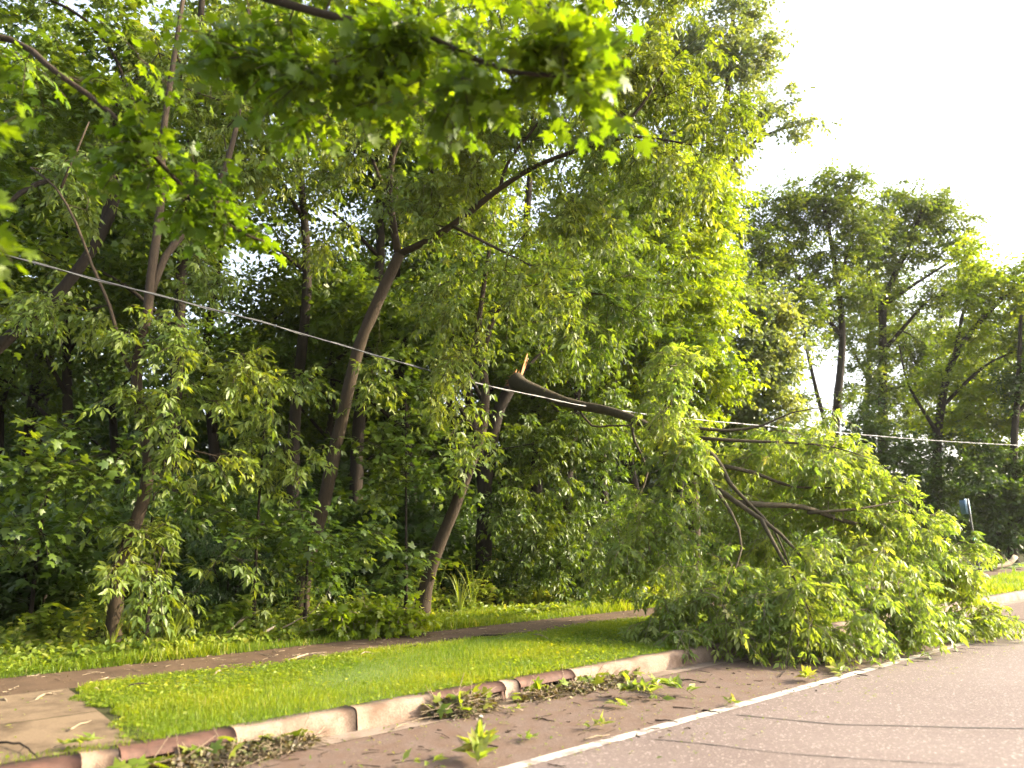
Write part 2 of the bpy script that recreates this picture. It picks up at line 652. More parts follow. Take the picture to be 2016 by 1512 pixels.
def build_tree(name, label, cat, lines, blobs, sp, seed, group=None, bark='bark', twig_mat=None, dens=6.0, step=.35, bow=.08,
               free_from=.35, limb_names=None, twigs=True, trunk_name='trunk', tip=.004, sides=10, z_floor=.25, min_branch=0.0):
    """lines: [(points, r0, r1)] in world metres, first the trunk. blobs: [(centre, (rx,ry,rz), weight)]."""
    rg = np.random.default_rng(seed)
    L = [(smooth_line(p), a, b) for p, a, b in lines]
    tg = blob_targets(blobs, rg, dens, z_floor)
    X, par, R, nm, tips = grow(L, tg, rg, step, bow, tip, free_from)
    org = L[0][0][0].copy()
    org[2] = max(org[2], 0) if org[2] > -.5 else org[2]
    root = thing(name, label, cat, org, group)
    parts = []
    for i, (pts, r0, r1) in enumerate(L):
        n = len(pts)
        f = np.linspace(0, 1, n)
        rr = r0 + (r1 - r0) * f
        if i == 0:
            rr = rr * (1 + .5 * np.exp(-f * (np.linalg.norm(pts[-1] - pts[0])) / .25))
        nmx = trunk_name if i == 0 else (limb_names[i] if limb_names else 'limb')
        tm = tube_mesh(nmx, pts - org, rr, bark, sides if i == 0 else max(6, sides - 2), .07, seed + i)
        parts.append(tm) if not twigs else link(nmx, tm, root)
    LP, LA, LN, sz, rv, twa, twb = spray(X, par, tips, rg, sp)
    idx = np.arange(nm, len(X))
    idx = idx[R[idx] >= min_branch]
    A, B, ra, rb = X[par[idx]], X[idx], np.minimum(R[par[idx]], R[idx] * 1.25), R[idx]
    if twigs:
        A = np.concatenate([A, twa]); B = np.concatenate([B, twb])
        ra = np.concatenate([ra, np.full(len(twa), .0034)]); rb = np.concatenate([rb, np.full(len(twb), .0026)])
    bm_ = cones_mesh('branchwork', A - org, B - org, ra, rb, twig_mat or bark, 5 if twigs else 4)
    if twigs:
        link('branchwork', bm_, root)
    else:
        link(trunk_name, join_meshes(trunk_name, parts + [bm_], bark), root)
    low = LP[:, 2] > .05
    link('crown', leaf_mesh('crown', sp['kind'], LP[low] - org, LA[low], LN[low], sz[low], sp['mat'], rv[low]), root)
    return root


def join_meshes(name, ms, mat):
    V, lp, tot, off = [], [], [], 0
    for m in ms:
        v = np.zeros(len(m.vertices) * 3, np.float32); m.vertices.foreach_get('co', v)
        l = np.zeros(len(m.loops), np.int32); m.loops.foreach_get('vertex_index', l)
        t = np.zeros(len(m.polygons), np.int32); m.polygons.foreach_get('loop_total', t)
        V.append(v.reshape(-1, 3)); lp.append(l + off); tot.append(t)
        off += len(m.vertices)
    V, lp, tot = np.concatenate(V), np.concatenate(lp), np.concatenate(tot)
    for m in ms:
        bpy.data.meshes.remove(m)
    return raw_mesh(name, V, lp, np.concatenate([[0], np.cumsum(tot)[:-1]]), tot, mat, None, True)


def PB(px, py, Y, rx, ry, w=1.0, ry_depth=None):
    """An ellipsoid of foliage given where it shows in the picture and how far away it stands."""
    k = Y / F0
    return (P(px, py, Y), (rx * k, (ry_depth if ry_depth else .8 * (rx + ry) / 2 * k), ry * k), w)


def PL(pts, r0, r1, ground=False):
    q = [P(*p) for p in pts]
    if ground:
        q[0][2] = 0.05
    return (np.array(q), r0, r1)

# ------------------------------------------------------------------ the setting


def strip(name, prof, s0, s1, mat, kind='structure', ds=4.0, wob=0.0, seed=3):
    """A sheet with cross-section prof [(t, z)] swept along the road from s0 to s1."""
    rg = np.random.default_rng(seed)
    n = max(2, int((s1 - s0) / ds) + 1)
    S = np.linspace(s0, s1, n)
    m = len(prof)
    V = []
    for s in S:
        for j, (t, z) in enumerate(prof):
            dt = wob * rg.standard_normal() if (wob and j in (0, m - 1)) else 0
            V.append(W(s, t + dt, z))
    F = [(i * m + j, (i + 1) * m + j, (i + 1) * m + j + 1, i * m + j + 1) for i in range(n - 1) for j in range(m - 1)]
    o = link(name, poly_mesh(name, V, F, mat))
    if kind:
        o['kind'] = kind
    return o


S0, S1 = -120.0, 420.0
strip('ground', [(-260, -.30), (-14, -.16), (-9, -.16)], S0, S1, 'turf')
strip('wood_floor', [(10.1, .12), (12, .10), (14, .02), (18, -.05), (40, -.1), (420, .1)], S0, S1, 'soil')
strip('road', [(-9.2, -.05), (-3, .03), (0, .06), (3.9, .012), (4.02, .010)], S0, S1, 'asphalt', ds=20)
strip('road_shoulder', [(4.02, .010), (5.26, 0.0)], S0, S1, 'shoulder', ds=20)
strip('gutter', [(5.25, .004), (5.51, -.012)], S0, S1, 'gutter_concrete', ds=20)
strip('verge', [(5.66, .130), (6.6, .145), (7.85, .145)], S0, S1, 'turf', ds=6)
strip('footpath', [(7.82, .128), (8.95, .128)], S0, S1, 'path_mud', ds=6)
strip('path_bank', [(8.93, .132), (9.4, .142), (10.2, .13)], S0, S1, 'turf', ds=6)
# the ramp of concrete slabs from the footpath to the kerb, at the left edge
for i, (a, b) in enumerate(((-4.2, -1.35), (-1.335, .12), (.135, 1.58))):
    V = []
    for t, z in ((5.66, .150), (6.72, .158), (6.735, .158), (7.83, .160)):
        V += [W(a, t, z), W(b, t, z)]
    F = [(0, 1, 3, 2), (4, 5, 7, 6)]
    sl = link('path_slab', poly_mesh('path_slab', V, F, 'slab_concrete'))
    sl['kind'] = 'structure'

V = [W(1.575, 5.70, .152), W(1.70, 5.70, .152), W(1.70, 7.80, .157), W(1.575, 7.80, .162)]
link('soil_edge', poly_mesh('soil_edge', V, [(0, 1, 2, 3)], 'soil'))['kind'] = 'structure'

# kerb and storm drains -------------------------------------------------
KP = [(5.50, -.02), (5.515, .11), (5.53, .135), (5.56, .148), (5.66, .150), (5.67, .02)]


def kerb_piece(s0, s1, mat, prof=KP, name='kerb', seed=0, chip=True):
    rg = np.random.default_rng(seed + 77)
    n = max(2, int((s1 - s0) / .12) + 1)
    S = np.linspace(s0, s1, n)
    m = len(prof)
    V = []
    for s in S:
        for j, (t, z) in enumerate(prof):
            jt = (rg.standard_normal() * .004, rg.standard_normal() * .003) if chip and 0 < j < 5 else (0, 0)
            V.append(W(s, t + jt[0], z + jt[1]))
    F = [(i * m + j, i * m + j + 1, (i + 1) * m + j + 1, (i + 1) * m + j) for i in range(n - 1) for j in range(m - 1)]
    F.append(tuple(range(m)))
    F.append(tuple((n - 1) * m + j for j in range(m - 1, -1, -1)))
    return poly_mesh(name, V, F, mat)


def s_at(px, py, z=.15):
    return st(G(px, py, z))[0]


k_a, k_b, k_c, k_d, k_e = s_at(870, 1372), s_at(1003, 1346), s_at(1030, 1341), s_at(1131, 1320), s_at(1250, 1303)
l_a, l_b, l_c, l_d = s_at(120, 1504), s_at(168, 1496), s_at(243, 1482), s_at(474, 1441)
print('kerb stations', k_a, k_b, k_c, k_d, k_e, l_a, l_b, l_c, l_d)
crack = s_at(712, 1398)
runs = [(-60, -14.01), (-14, -9.01), (-9, l_b - 1.2), (l_b, l_c), (l_d, crack - .012), (crack + .006, k_a), (k_b, k_c), (k_d, k_d + 2.4), (k_d + 2.415, 16), (16.015, 24), (24.015, 60), (60.015, 300)]
for i, (a, b) in enumerate(runs):
    o = link('kerb', kerb_piece(a, b, 'kerb_concrete', seed=i))
    o['kind'] = 'structure'


def storm_drain(s0, s1, label):
    """Cast-iron kerb inlet: rounded hood, end cheeks, throat behind."""
    o = W(s0, 5.5, 0)
    root = thing('storm_drain', label, 'storm drain', o, 'iron storm drain inlets along the kerb')
    hood = [(5.485, .088), (5.49, .112), (5.52, .140), (5.56, .153), (5.665, .153), (5.665, .125), (5.56, .128), (5.53, .098), (5.52, .086)]
    link('hood', kerb_piece(s0 + .004, s1 - .004, 'rust_iron', hood + [hood[0]], 'hood', 5, False), root).location = -Vector(o)
    for a, b in ((s0 + .004, s0 + .045), (s1 - .045, s1 - .004), ((s0 + s1) / 2 - .02, (s0 + s1) / 2 + .02)):
        V = [W(s, t, z) - o for s in (a, b) for t, z in ((5.495, -.03), (5.52, .085), (5.66, .118), (5.66, -.03))]
        F = [(0, 1, 2, 3), (7, 6, 5, 4), (0, 4, 5, 1), (1, 5, 6, 2), (2, 6, 7, 3)]
        link('cheek', poly_mesh('cheek', V, F, 'rust_iron'), root)
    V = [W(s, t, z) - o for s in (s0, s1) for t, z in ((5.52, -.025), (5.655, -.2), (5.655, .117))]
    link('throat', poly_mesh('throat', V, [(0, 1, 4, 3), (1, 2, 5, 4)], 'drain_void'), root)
    return root


storm_drain(l_b - 1.1, l_b, 'rusty storm drain hood cut off by the left bottom corner of the photo')
storm_drain(l_c, l_d, 'rust red storm drain hood beside the concrete slabs, leaf litter at its right end')
storm_drain(k_a, k_b, 'brown iron storm drain with a matted leaf pile blocking most of its mouth')
storm_drain(k_c, k_d, 'brown iron storm drain with open slot, nearest to the fallen limb')

# road markings and thin dark lines -----------------------------------------------


def ribbon(name, pts, width, mat, z=.006, jit=.0, seed=1, kind='structure'):
    rg = np.random.default_rng(seed)
    pts = smooth_line(pts, .10)
    tan = norm(np.gradient(pts, axis=0)); nn = np.cross(tan, ZUP)
    w = width / 2 * (1 + jit * rg.standard_normal((len(pts), 2)))
    V = np.concatenate([np.stack([pts - nn * w[:, :1], pts + nn * w[:, 1:]], 1).reshape(-1, 3)])
    V[:, 2] += z
    F = [(2 * i, 2 * i + 1, 2 * i + 3, 2 * i + 2) for i in range(len(pts) - 1)]
    o = link(name, poly_mesh(name, V, F, mat))
    o['kind'] = kind
    return o


def rz(t):
    return float(np.interp(t, [-9.2, -3, 0, 3.9, 4.02, 5.26], [-.05, .03, .06, .012, .010, 0]))


def onroad(px, py):
    p = G(px, py, .02)
    s, t = st(p)
    return W(s, t, rz(t))


strip('edge_line', [(3.895, .0165), (4.005, .0145)], S0, S1, 'road_paint', ds=20)
ribbon('dark_road_line', [onroad(*q) for q in ((1450, 1406), (1560, 1418), (1650, 1427), (1760, 1431), (1900, 1436), (2100, 1441))], .020, 'dark_line', .0045, .3, 4)  # thin uneven dark line laid on the asphalt
ribbon('dark_road_line', [onroad(*q) for q in ((1270, 1452), (1400, 1466), (1520, 1482), (1690, 1497), (1900, 1512))], .014, 'dark_line', .0045, .5, 5)

# ------------------------------------------------------------------ grass


def grass(name, n, srange, trange, h, seed, zf, clover=0, label='', mask=None, sbias=1.0, w=.10):
    rg = np.random.default_rng(seed)
    s = srange[0] + (srange[1] - srange[0]) * rg.random(n) ** sbias
    t = trange[0] + (trange[1] - trange[0]) * rg.random(n)
    t += .05 * np.sin(s * 3.1) * (t > trange[1] - .25) + .03 * rg.standard_normal(n) * (t > trange[1] - .1)
    if mask is not None:
        k = mask(s, t); s, t = s[k], t[k]; n = len(s)
    pos = s[:, None] * D2 + t[:, None] * N2
    pos[:, 2] = zf(t) - .005
    patch = .5 + .5 * np.sin(s * 1.7 + 1.3 * np.sin(t * 2.1)) * np.sin(t * 2.6 + .8 * np.sin(s * .9))
    hh = h * (.45 + .8 * rg.random(n) + .5 * (rg.random(n) < .03)) * (.6 + .7 * patch)
    az = rg.random(n) * 2 * math.pi
    lean = .3 + .9 * rg.random(n)
    hd = np.stack([np.cos(az), np.sin(az), np.zeros(n)], 1)
    ax = norm(hd * lean[:, None] + ZUP)
    nn = norm(hd - ax * np.sum(hd * ax, 1, keepdims=True))
    TEMPL['blade'] = (np.array([(-.5 * w, 0, 0), (.5 * w, 0, 0), (-.35 * w, .55, -.06), (.35 * w, .55, -.06), (0, 1, -.25)]), [(0, 1, 3, 2), (2, 3, 4)])
    V, lp, tot = leaf_arrays('blade', pos, ax, nn, hh)
    rv = np.clip(.55 * rg.random(n) + .4 * patch, 0, .93)
    rv[rg.random(n) < .03 + .02 * (patch < .25)] = 1.0
    R = np.repeat(rv, 5)
    if clover:
        m = clover
        s = srange[0] + (srange[1] - srange[0]) * rg.random(m) ** sbias
        t = trange[0] + (trange[1] - trange[0]) * rg.random(m)
        if mask is not None:
            k = mask(s, t); s, t = s[k], t[k]; m = len(s)
        keep = (np.sin(s * 1.1 + 2 * np.sin(t * 1.4)) + .6 * rg.standard_normal(m)) > -.1
        s, t = s[keep], t[keep]; m = len(s)
        p2 = s[:, None] * D2 + t[:, None] * N2
        p2[:, 2] = zf(t) + h * (.3 + .6 * rg.random(m))
        a2 = rg.standard_normal((m, 3)); a2[:, 2] = .1
        n2 = norm(ZUP + .45 * rg.standard_normal((m, 3)))
        V2, lp2, tot2 = leaf_arrays('broad', p2, norm(a2), n2, .018 + .030 * rg.random(m))
        lp = np.concatenate([lp, lp2 + len(V)]); V = np.concatenate([V, V2]); tot = np.concatenate([tot, tot2])
        R = np.concatenate([R, np.repeat(.3 + .62 * rg.random(m), 7)])
    starts = np.concatenate([[0], np.cumsum(tot)[:-1]])
    o = link(name, raw_mesh(name, V, lp, starts, tot, 'leaf_grass', R))
    tag(o, label, 'grass', None, 'stuff')
    return o


def verge_mask(s, t):
    return (s > 1.60 + .08 * np.sin(t * 5) + .04 * np.sin(t * 17)) | (s < -4.3)


grass('verge_grass', 230000, (1.4, 13), (5.60, 7.92), .048, 21, lambda t: .13 + .012 * np.clip(t - 5.66, 0, 1), 17000, 'short green lawn with clover between the kerb and the muddy path', verge_mask, 1.3)
grass('far_verge_grass', 60000, (13, 70), (5.64, 7.85), .09, 22, lambda t: .14 + 0 * t, 0, 'lawn strip carrying on along the kerb beyond the fallen limb', None, 1.8, .16)
grass('path_edge_grass', 80000, (-4, 20), (8.88, 10.1), .10, 23, lambda t: .135 + 0 * t, 26000, 'low grass and clover between the muddy path and the wood', None, 1.2)
grass('slab_edge_grass', 2600, (-3, 1.7), (5.62, 5.76), .05, 24, lambda t: .135 + 0 * t, 300, 'thin grass fringe along the kerb at the concrete slabs', None, 1.0)

# ground cover and litter -------------------------------------------------


def scatter_leaves(name, label, cat, pos, size, mat, kind, seed, flat=.35, tpl='broad'):
    rg = np.random.default_rng(seed)
    n = len(pos)
    a = rg.standard_normal((n, 3)); a[:, 2] *= flat
    nn = norm(ZUP + flat * rg.standard_normal((n, 3)))
    o = link(name, leaf_mesh(name, tpl, pos, norm(a), nn, size * (.6 + .8 * rg.random(n)), mat, rg.random(n)))
    tag(o, label, cat, None, kind)
    return o


rg = np.random.default_rng(31)
n = 42000
s = -8 + 34 * rg.random(n); t = 9.25 + 3.4 * rg.random(n) ** 1.5
hgt = (.06 + (.10 + .16 * np.clip(t - 9.5, 0, 1)) * rg.random(n)) * (.5 + .5 * np.sin(s * 1.9) * np.sin(t * 2.3 + s)) + .14
scatter_leaves('ground_cover', 'low leafy ground cover along the foot of the wood', 'ground cover', s[:, None] * D2 + t[:, None] * N2 + hgt[:, None] * ZUP, .075, 'leaf_weed', 'stuff', 32, .6)
n = 1700
s = -1 + 14 * rg.random(n); t = 3.2 + 2.2 * rg.random(n) ** .8
z = np.array([rz(x) for x in t]) + .012
scatter_leaves('leaf_litter', 'torn green leaves strewn over the road shoulder', 'leaf litter', s[:, None] * D2 + t[:, None] * N2 + z[:, None] * ZUP, .035, 'leaf_fallen', 'stuff', 33, .15, 'leaflet')
n = 900
s = -4 + 20 * rg.random(n); t = 7.85 + 1.05 * rg.random(n)
scatter_leaves('path_litter', 'small leaves and bits scattered on the muddy path', 'leaf litter', s[:, None] * D2 + t[:, None] * N2 + .138 * ZUP, .035, 'leaf_dry', 'stuff', 34, .15, 'leaflet')
n = 160
s = -2.6 + 4.1 * rg.random(n); t = 5.8 + 2.0 * rg.random(n)
scatter_leaves('slab_litter', 'small yellow green leaves on the concrete slabs', 'leaf litter', s[:, None] * D2 + t[:, None] * N2 + .168 * ZUP, .035, 'leaf_weed', 'stuff', 35, .15, 'leaflet')


def twig_litter(name, label, srange, trange, n, zf, seed, mat):
    rg = np.random.default_rng(seed)
    s = srange[0] + (srange[1] - srange[0]) * rg.random(n); t = trange[0] + (trange[1] - trange[0]) * rg.random(n)
    A = s[:, None] * D2 + t[:, None] * N2
    A[:, 2] = [zf(x) + .006 for x in t]
    a = rg.random(n) * 6.28
    d = np.stack([np.cos(a), np.sin(a), .05 * rg.random(n)], 1) * (.03 + .16 * rg.random((n, 1)) ** 2)
    mid = A + d * .5 + .012 * rg.standard_normal((n, 3)) * np.array([1, 1, .2])
    mid[:, 2] = np.maximum(mid[:, 2], A[:, 2])
    r = .0025 + .004 * rg.random(n) ** 2
    me = cones_mesh(name, np.concatenate([A, mid]), np.concatenate([mid, A + d]), np.concatenate([r, r * .85]), np.concatenate([r * .85, r * .5]), mat, 4)
    tag(link(name, me), label, 'twig litter', None, 'stuff')


twig_litter('twig_litter', 'bits of dark twig and bark strewn over the road shoulder', (-1, 14), (3.75, 5.25), 300, rz, 37, 'bark')
twig_litter('path_twig_litter', 'pale and brown twig bits strewn along the muddy path', (-4, 20), (7.95, 8.95), 420, lambda t: .128, 38, 'twig_pale')


def debris_pile(s0, s1, tmid, h, n, label, seed):
    rg = np.random.default_rng(seed)
    s = s0 + (s1 - s0) * rg.random(n)
    env = np.sin(np.pi * np.clip((s - s0) / (s1 - s0), 0, 1)) ** .5
    t = tmid + .09 * rg.standard_normal(n) * env
    z = h * env * rg.random(n) * np.exp(-((t - tmid) / .12) ** 2) + .01
    pos = s[:, None] * D2 + t[:, None] * N2 + z[:, None] * ZUP
    org = W((s0 + s1) / 2, tmid, 0)
    root = thing('debris_pile', label, 'leaf pile', org, 'leaf piles washed against the drains')
    a = norm(rg.standard_normal((n, 3)) * np.array([1, 1, .5]))
    nn = norm(ZUP + .8 * rg.standard_normal((n, 3)))
    o = link('leaf_mat', leaf_mesh('leaf_mat', 'broad', pos - org, a, nn, .018 + .035 * rg.random(n), 'leaf_dry', rg.random(n)), root)
    m = n // 9
    A = pos[:m] - org; d = norm(rg.standard_normal((m, 3)) * np.array([1, 1, .25])) * (.08 + .2 * rg.random((m, 1)))
    link('twig_tangle', cones_mesh('twig_tangle', A, A + d, np.full(m, .003), np.full(m, .002), 'twig_pale', 4), root)
    m = n // 50
    q = rg.integers(0, n, m)
    for k in q[:26]:
        link('green_leaf', leaf_mesh('green_leaf', 'maple_small', (pos[k] - org + ZUP * .05)[None], a[k][None], norm(ZUP + .5 * rg.standard_normal((1, 3))), np.array([.08 + .07 * rg.random()]), 'leaf_weed', rg.random(1)), root)


debris_pile(k_a - .1, k_b - .25, 5.40, .12, 3600, 'matted brown and green leaf pile filling the gutter at the middle drain', 41)
debris_pile(k_c - .15, k_d + .75, 5.37, .06, 3000, 'flatter pile of leaves and twigs trailing past the drain nearest the fallen limb', 42)
debris_pile(l_d - .8, l_d + .55, 5.38, .09, 3600, 'yellowish leaf pile with one big green leaf in the lower left gutter', 43)

# ------------------------------------------------------------------ the wood
# boxelder with the long leaning trunk and forked top
build_tree('boxelder_tree', 'tree with slender bare brown trunk leaning right and forking into a Y above the cable', 'tree',
           [PL([(592, 1222, 11.7), (600, 1130, 11.7), (640, 980, 11.6), (672, 830, 11.5), (705, 690, 11.4), (745, 590, 11.3), (787, 500, 11.2)], .112, .085, True),
            PL([(785, 505, 11.2), (774, 440, 11.2), (766, 380, 11.1), (772, 310, 11.0), (795, 250, 10.9), (830, 120, 10.8), (850, -40, 10.7)], .065, .025),
            PL([(766, 385, 11.1), (745, 345, 11.15), (730, 300, 11.2), (718, 250, 11.3), (700, 130, 11.4)], .032, .015),
            PL([(790, 498, 11.2), (850, 470, 11.0), (915, 425, 10.8), (985, 370, 10.5), (1060, 325, 10.3), (1150, 290, 10.1), (1240, 235, 9.9), (1320, 120, 9.8)], .06, .016),
            PL([(1060, 325, 10.3), (1120, 300, 10.1), (1250, 270, 9.9), (1360, 285, 9.8)], .03, .014),
            PL([(890, 445, 10.85), (940, 470, 10.6), (1000, 500, 10.3), (1080, 540, 10.1)], .025, .012),
            PL([(985, 370, 10.5), (1000, 320, 10.5), (1060, 240, 10.4), (1120, 130, 10.3)], .03, .012)],
           [PB(880, 390, 10.9, 170, 100), PB(1000, 250, 10.5, 170, 120, 1.25), PB(1170, 150, 10.2, 150, 130, 1.3), PB(1320, 110, 10, 130, 120, 1.3), PB(1250, 300, 10, 120, 50, 1.0),
            PB(1410, 230, 10, 100, 100, .9), PB(1160, 400, 10.1, 150, 90), PB(800, 200, 10.9, 130, 110, .7), PB(1050, 560, 10.3, 110, 70, .8),
            PB(890, 600, 10.6, 90, 90, .9), PB(890, 720, 10.5, 55, 100, 1.1), PB(1130, 620, 10.2, 70, 40, .9), PB(680, 330, 11.2, 90, 90, .5), PB(1330, 350, 9.9, 110, 70, .8),
            PB(940, 870, 10.4, 50, 40, .9), PB(1270, -60, 10, 200, 80), PB(1000, -60, 10.5, 250, 80), PB(640, 480, 11.6, 90, 60, .5), PB(715, 740, 11.1, 45, 35, .6), PB(1180, 270, 9.8, 90, 40, .9)],
           BOX, 101, dens=11.0, free_from=.85)

# the tree that lost its limb
stump = build_tree('broken_tree', 'dark trunk snapped off with a raw orange splintered top beside the cable', 'tree',
           [PL([(955, 1205, 14.4), (952, 1100, 14.5), (954, 1000, 14.5), (958, 930, 14.5), (968, 865, 14.5), (985, 800, 14.5), (1012, 752, 14.45)], .17, .115, True),
            PL([(985, 800, 14.5), (1020, 745, 14.8), (1060, 700, 15.0), (1110, 665, 15.1), (1180, 650, 15.2)], .05, .02),
            PL([(975, 830, 14.5), (935, 760, 14.8), (900, 680, 15), (880, 600, 15.2)], .05, .02)],
           [PB(1130, 690, 15.2, 120, 60, .8), PB(880, 620, 15.2, 120, 110, .8), PB(1060, 860, 14.6, 110, 70, 1.0), PB(1080, 980, 14.3, 100, 70, 1.0), PB(1180, 800, 15, 100, 90, .8)],
           dict(BOX, mat='leaf_wood'), 102, dens=10.0, free_from=.5, bark='bark_dark')
# splinters of the break
so = P(1012, 752, 14.45)
rg = np.random.default_rng(5)
V, F = [], []
for k in range(13):
    a = k / 13 * 2 * math.pi
    c = so + np.array([math.cos(a) * .085, math.sin(a) * .07, -.05])
    h = .14 + .18 * rg.random() + (.34 if k in (0, 1, 12) else 0)
    tipp = c + np.array([.35 * h + .02 * rg.standard_normal(), .03 * rg.standard_normal(), h])
    i = len(V)
    for b in range(4):
        V.append(c + .034 * np.array([math.cos(a + b * 1.57), math.sin(a + b * 1.57), 0]))
    V += [tipp + np.array([.006, 0, 0]), tipp - np.array([.006, 0, 0])]
    F += [(i, i + 1, i + 4), (i + 1, i + 2, i + 5, i + 4), (i + 2, i + 3, i + 5), (i + 3, i, i + 4, i + 5)]
link('splinter', poly_mesh('splinter', np.array(V) - np.array(stump.location), F, 'splintered_wood'), stump)['label'] = 'raw orange splintered break'

# the fallen limb
fl_main = PL([(1016, 752, 14.0), (1055, 768, 13.4), (1125, 795, 12.7), (1195, 808, 12.1), (1262, 832, 11.5), (1320, 872, 11.0), (1375, 935, 10.5), (1430, 975, 10.2), (1480, 1010, 10.0), (1535, 1050, 9.8), (1590, 1110, 9.6)], .115, .016)
fallen = build_tree('fallen_limb', 'big broken leafy limb hanging from the cable and lying across kerb and road', 'fallen limb',
           [fl_main,
            PL([(1275, 840, 11.4), (1335, 858, 11.0), (1385, 880, 10.6), (1420, 918, 10.4), (1436, 950, 10.2), (1475, 992, 10.1), (1525, 1045, 9.9), (1560, 1130, 9.6)], .055, .010),
            PL([(1290, 850, 11.2), (1370, 843, 11.0), (1430, 848, 10.9), (1500, 838, 10.8), (1560, 812, 10.7), (1640, 800, 10.6)], .034, .005),
            PL([(1370, 862, 10.8), (1460, 868, 10.7), (1560, 872, 10.6), (1640, 880, 10.5), (1720, 905, 10.5)], .03, .005),
            PL([(1425, 918, 10.4), (1490, 932, 10.5), (1560, 958, 10.6), (1680, 960, 10.8)], .034, .005),
            PL([(1450, 990, 10.15), (1510, 994, 10.2), (1580, 998, 10.3), (1660, 1025, 10.5), (1760, 1050, 10.9), (1850, 1080, 11.4), (1960, 1105, 12)], .045, .005),
            PL([(1135, 800, 12.6), (1165, 838, 12.4), (1200, 838, 12.3), (1245, 838, 12.0)], .022, .014),
            PL([(1243, 835, 11.6), (1250, 870, 11.4), (1275, 930, 11.2), (1250, 1010, 11.0), (1290, 1120, 10.6)], .024, .005),
            PL([(1405, 960, 10.3), (1440, 1010, 9.9), (1460, 1080, 9.6), (1420, 1180, 9.3)], .028, .005),
            PL([(1500, 1025, 9.9), (1540, 1100, 9.5), (1570, 1150, 9.3), (1600, 1220, 9.1)], .028, .005),
            PL([(1330, 880, 10.9), (1310, 800, 10.9), (1335, 720, 10.9)], .03, .005),
            PL([(1590, 1010, 10.3), (1700, 1000, 10.4), (1800, 980, 10.7)], .025, .005)],
           [PB(1320, 740, 10.7, 45, 90, 1.7), PB(1330, 870, 10.4, 50, 80, 1.7), PB(1600, 900, 10.2, 80, 40, .8), PB(1600, 1060, 9.6, 50, 40, .6), PB(1250, 1050, 10.6, 60, 80, .9), PB(1290, 1030, 10.6, 70, 90, .9), PB(1240, 1130, 10.5, 50, 60, .6),
            PB(1300, 1235, 10.0, 60, 45, 1.0), PB(1330, 1170, 10.0, 90, 80, 1.0), PB(1410, 1150, 10.0, 80, 80, .9), PB(1380, 1250, 9.6, 90, 40, 1.2), PB(1540, 1170, 9.4, 110, 70, 1.0),
            PB(1520, 1245, 9.2, 110, 45, 1.2), PB(1640, 1235, 9.2, 110, 50, 1.3), PB(1680, 1120, 9.9, 110, 70, 1.1), PB(1560, 890, 11.8, 100, 60, .9), PB(1700, 1010, 10.6, 90, 60, 1.0),
            PB(1625, 850, 10.8, 60, 25, 1.0), PB(1680, 895, 10.8, 60, 30, 1.2), PB(1590, 850, 11.0, 60, 30, .8), PB(1640, 920, 10.7, 90, 40, .9), PB(1620, 970, 11.5, 120, 70, 1.1), PB(1755, 950, 10.8, 60, 40, 1.2), PB(1500, 870, 11.6, 80, 40, .8), PB(1775, 1050, 10.6, 75, 60, 1.2), PB(1900, 1075, 11.3, 40, 14, 1.2),
            PB(1780, 1200, 9.8, 110, 60, 1.3), PB(1875, 1150, 11.2, 75, 45, 1.1), PB(1900, 1225, 10.8, 90, 40, 1.3), PB(1460, 1040, 11.2, 110, 80, 1.0), PB(1960, 1230, 11.6, 40, 25, 1.3), PB(1930, 1195, 11.3, 50, 35, 1.3), PB(1850, 1080, 11, 70, 35, .9), PB(1450, 930, 12, 100, 70, .9)],
           dict(BOX, mat='leaf_fallen', size=.094, lf=5, tw=4, nl=5, droop=.6, wild=1.1), 103, dens=15, free_from=.4, bark='bark_limb', twig_mat='twig_grey', trunk_name='limb_stem', z_floor=.12, tip=.0035)
g0 = P(1016, 752, 14.0)
V, F = [], []
rg = np.random.default_rng(9)
for k in range(9):
    a = k / 9 * 2 * math.pi
    c = g0 + np.array([.05, 0, math.sin(a) * .07]) + np.array([0, math.cos(a) * .07, 0])
    tipp = c + np.array([-.18 - .12 * rg.random(), .12 * rg.random(), .04 * rg.standard_normal()])
    i = len(V)
    for b in range(3):
        V.append(c + .035 * np.array([0, math.cos(a + b * 2.1), math.sin(a + b * 2.1)]))
    V += [tipp]
    F += [(i, i + 1, i + 3), (i + 1, i + 2, i + 3), (i + 2, i, i + 3)]
link('splinter', poly_mesh('splinter', np.array(V) - np.array(fallen.location), F, 'splintered_wood'), fallen)['label'] = 'torn pale end of the limb'

# trunk right of the leaning one, at the path
build_tree('boxelder_tree', 'tree with curved brown trunk rising from the weeds left of the snapped trunk', 'tree',
           [PL([(828, 1222, 12.4), (838, 1160, 12.4), (858, 1090, 12.3), (893, 1005, 12.2), (925, 920, 12.2), (950, 840, 12.2), (955, 760, 12.3), (940, 660, 12.5)], .115, .06, True),
            PL([(950, 700, 12.4), (975, 620, 12.5), (1010, 592, 12.4), (1060, 585, 12.2), (1110, 590, 12)], .05, .022),
            PL([(940, 660, 12.5), (950, 580, 12.6), (965, 480, 12.8), (980, 380, 13)], .05, .018)],
           [PB(1150, 620, 12.3, 110, 90, .9), PB(1230, 540, 12.6, 140, 130, .8), PB(1000, 470, 13, 120, 110, .5), PB(860, 520, 12.8, 110, 90, .4)],
           dict(BOX, mat='leaf_wood'), 104, dens=10, free_from=.6)

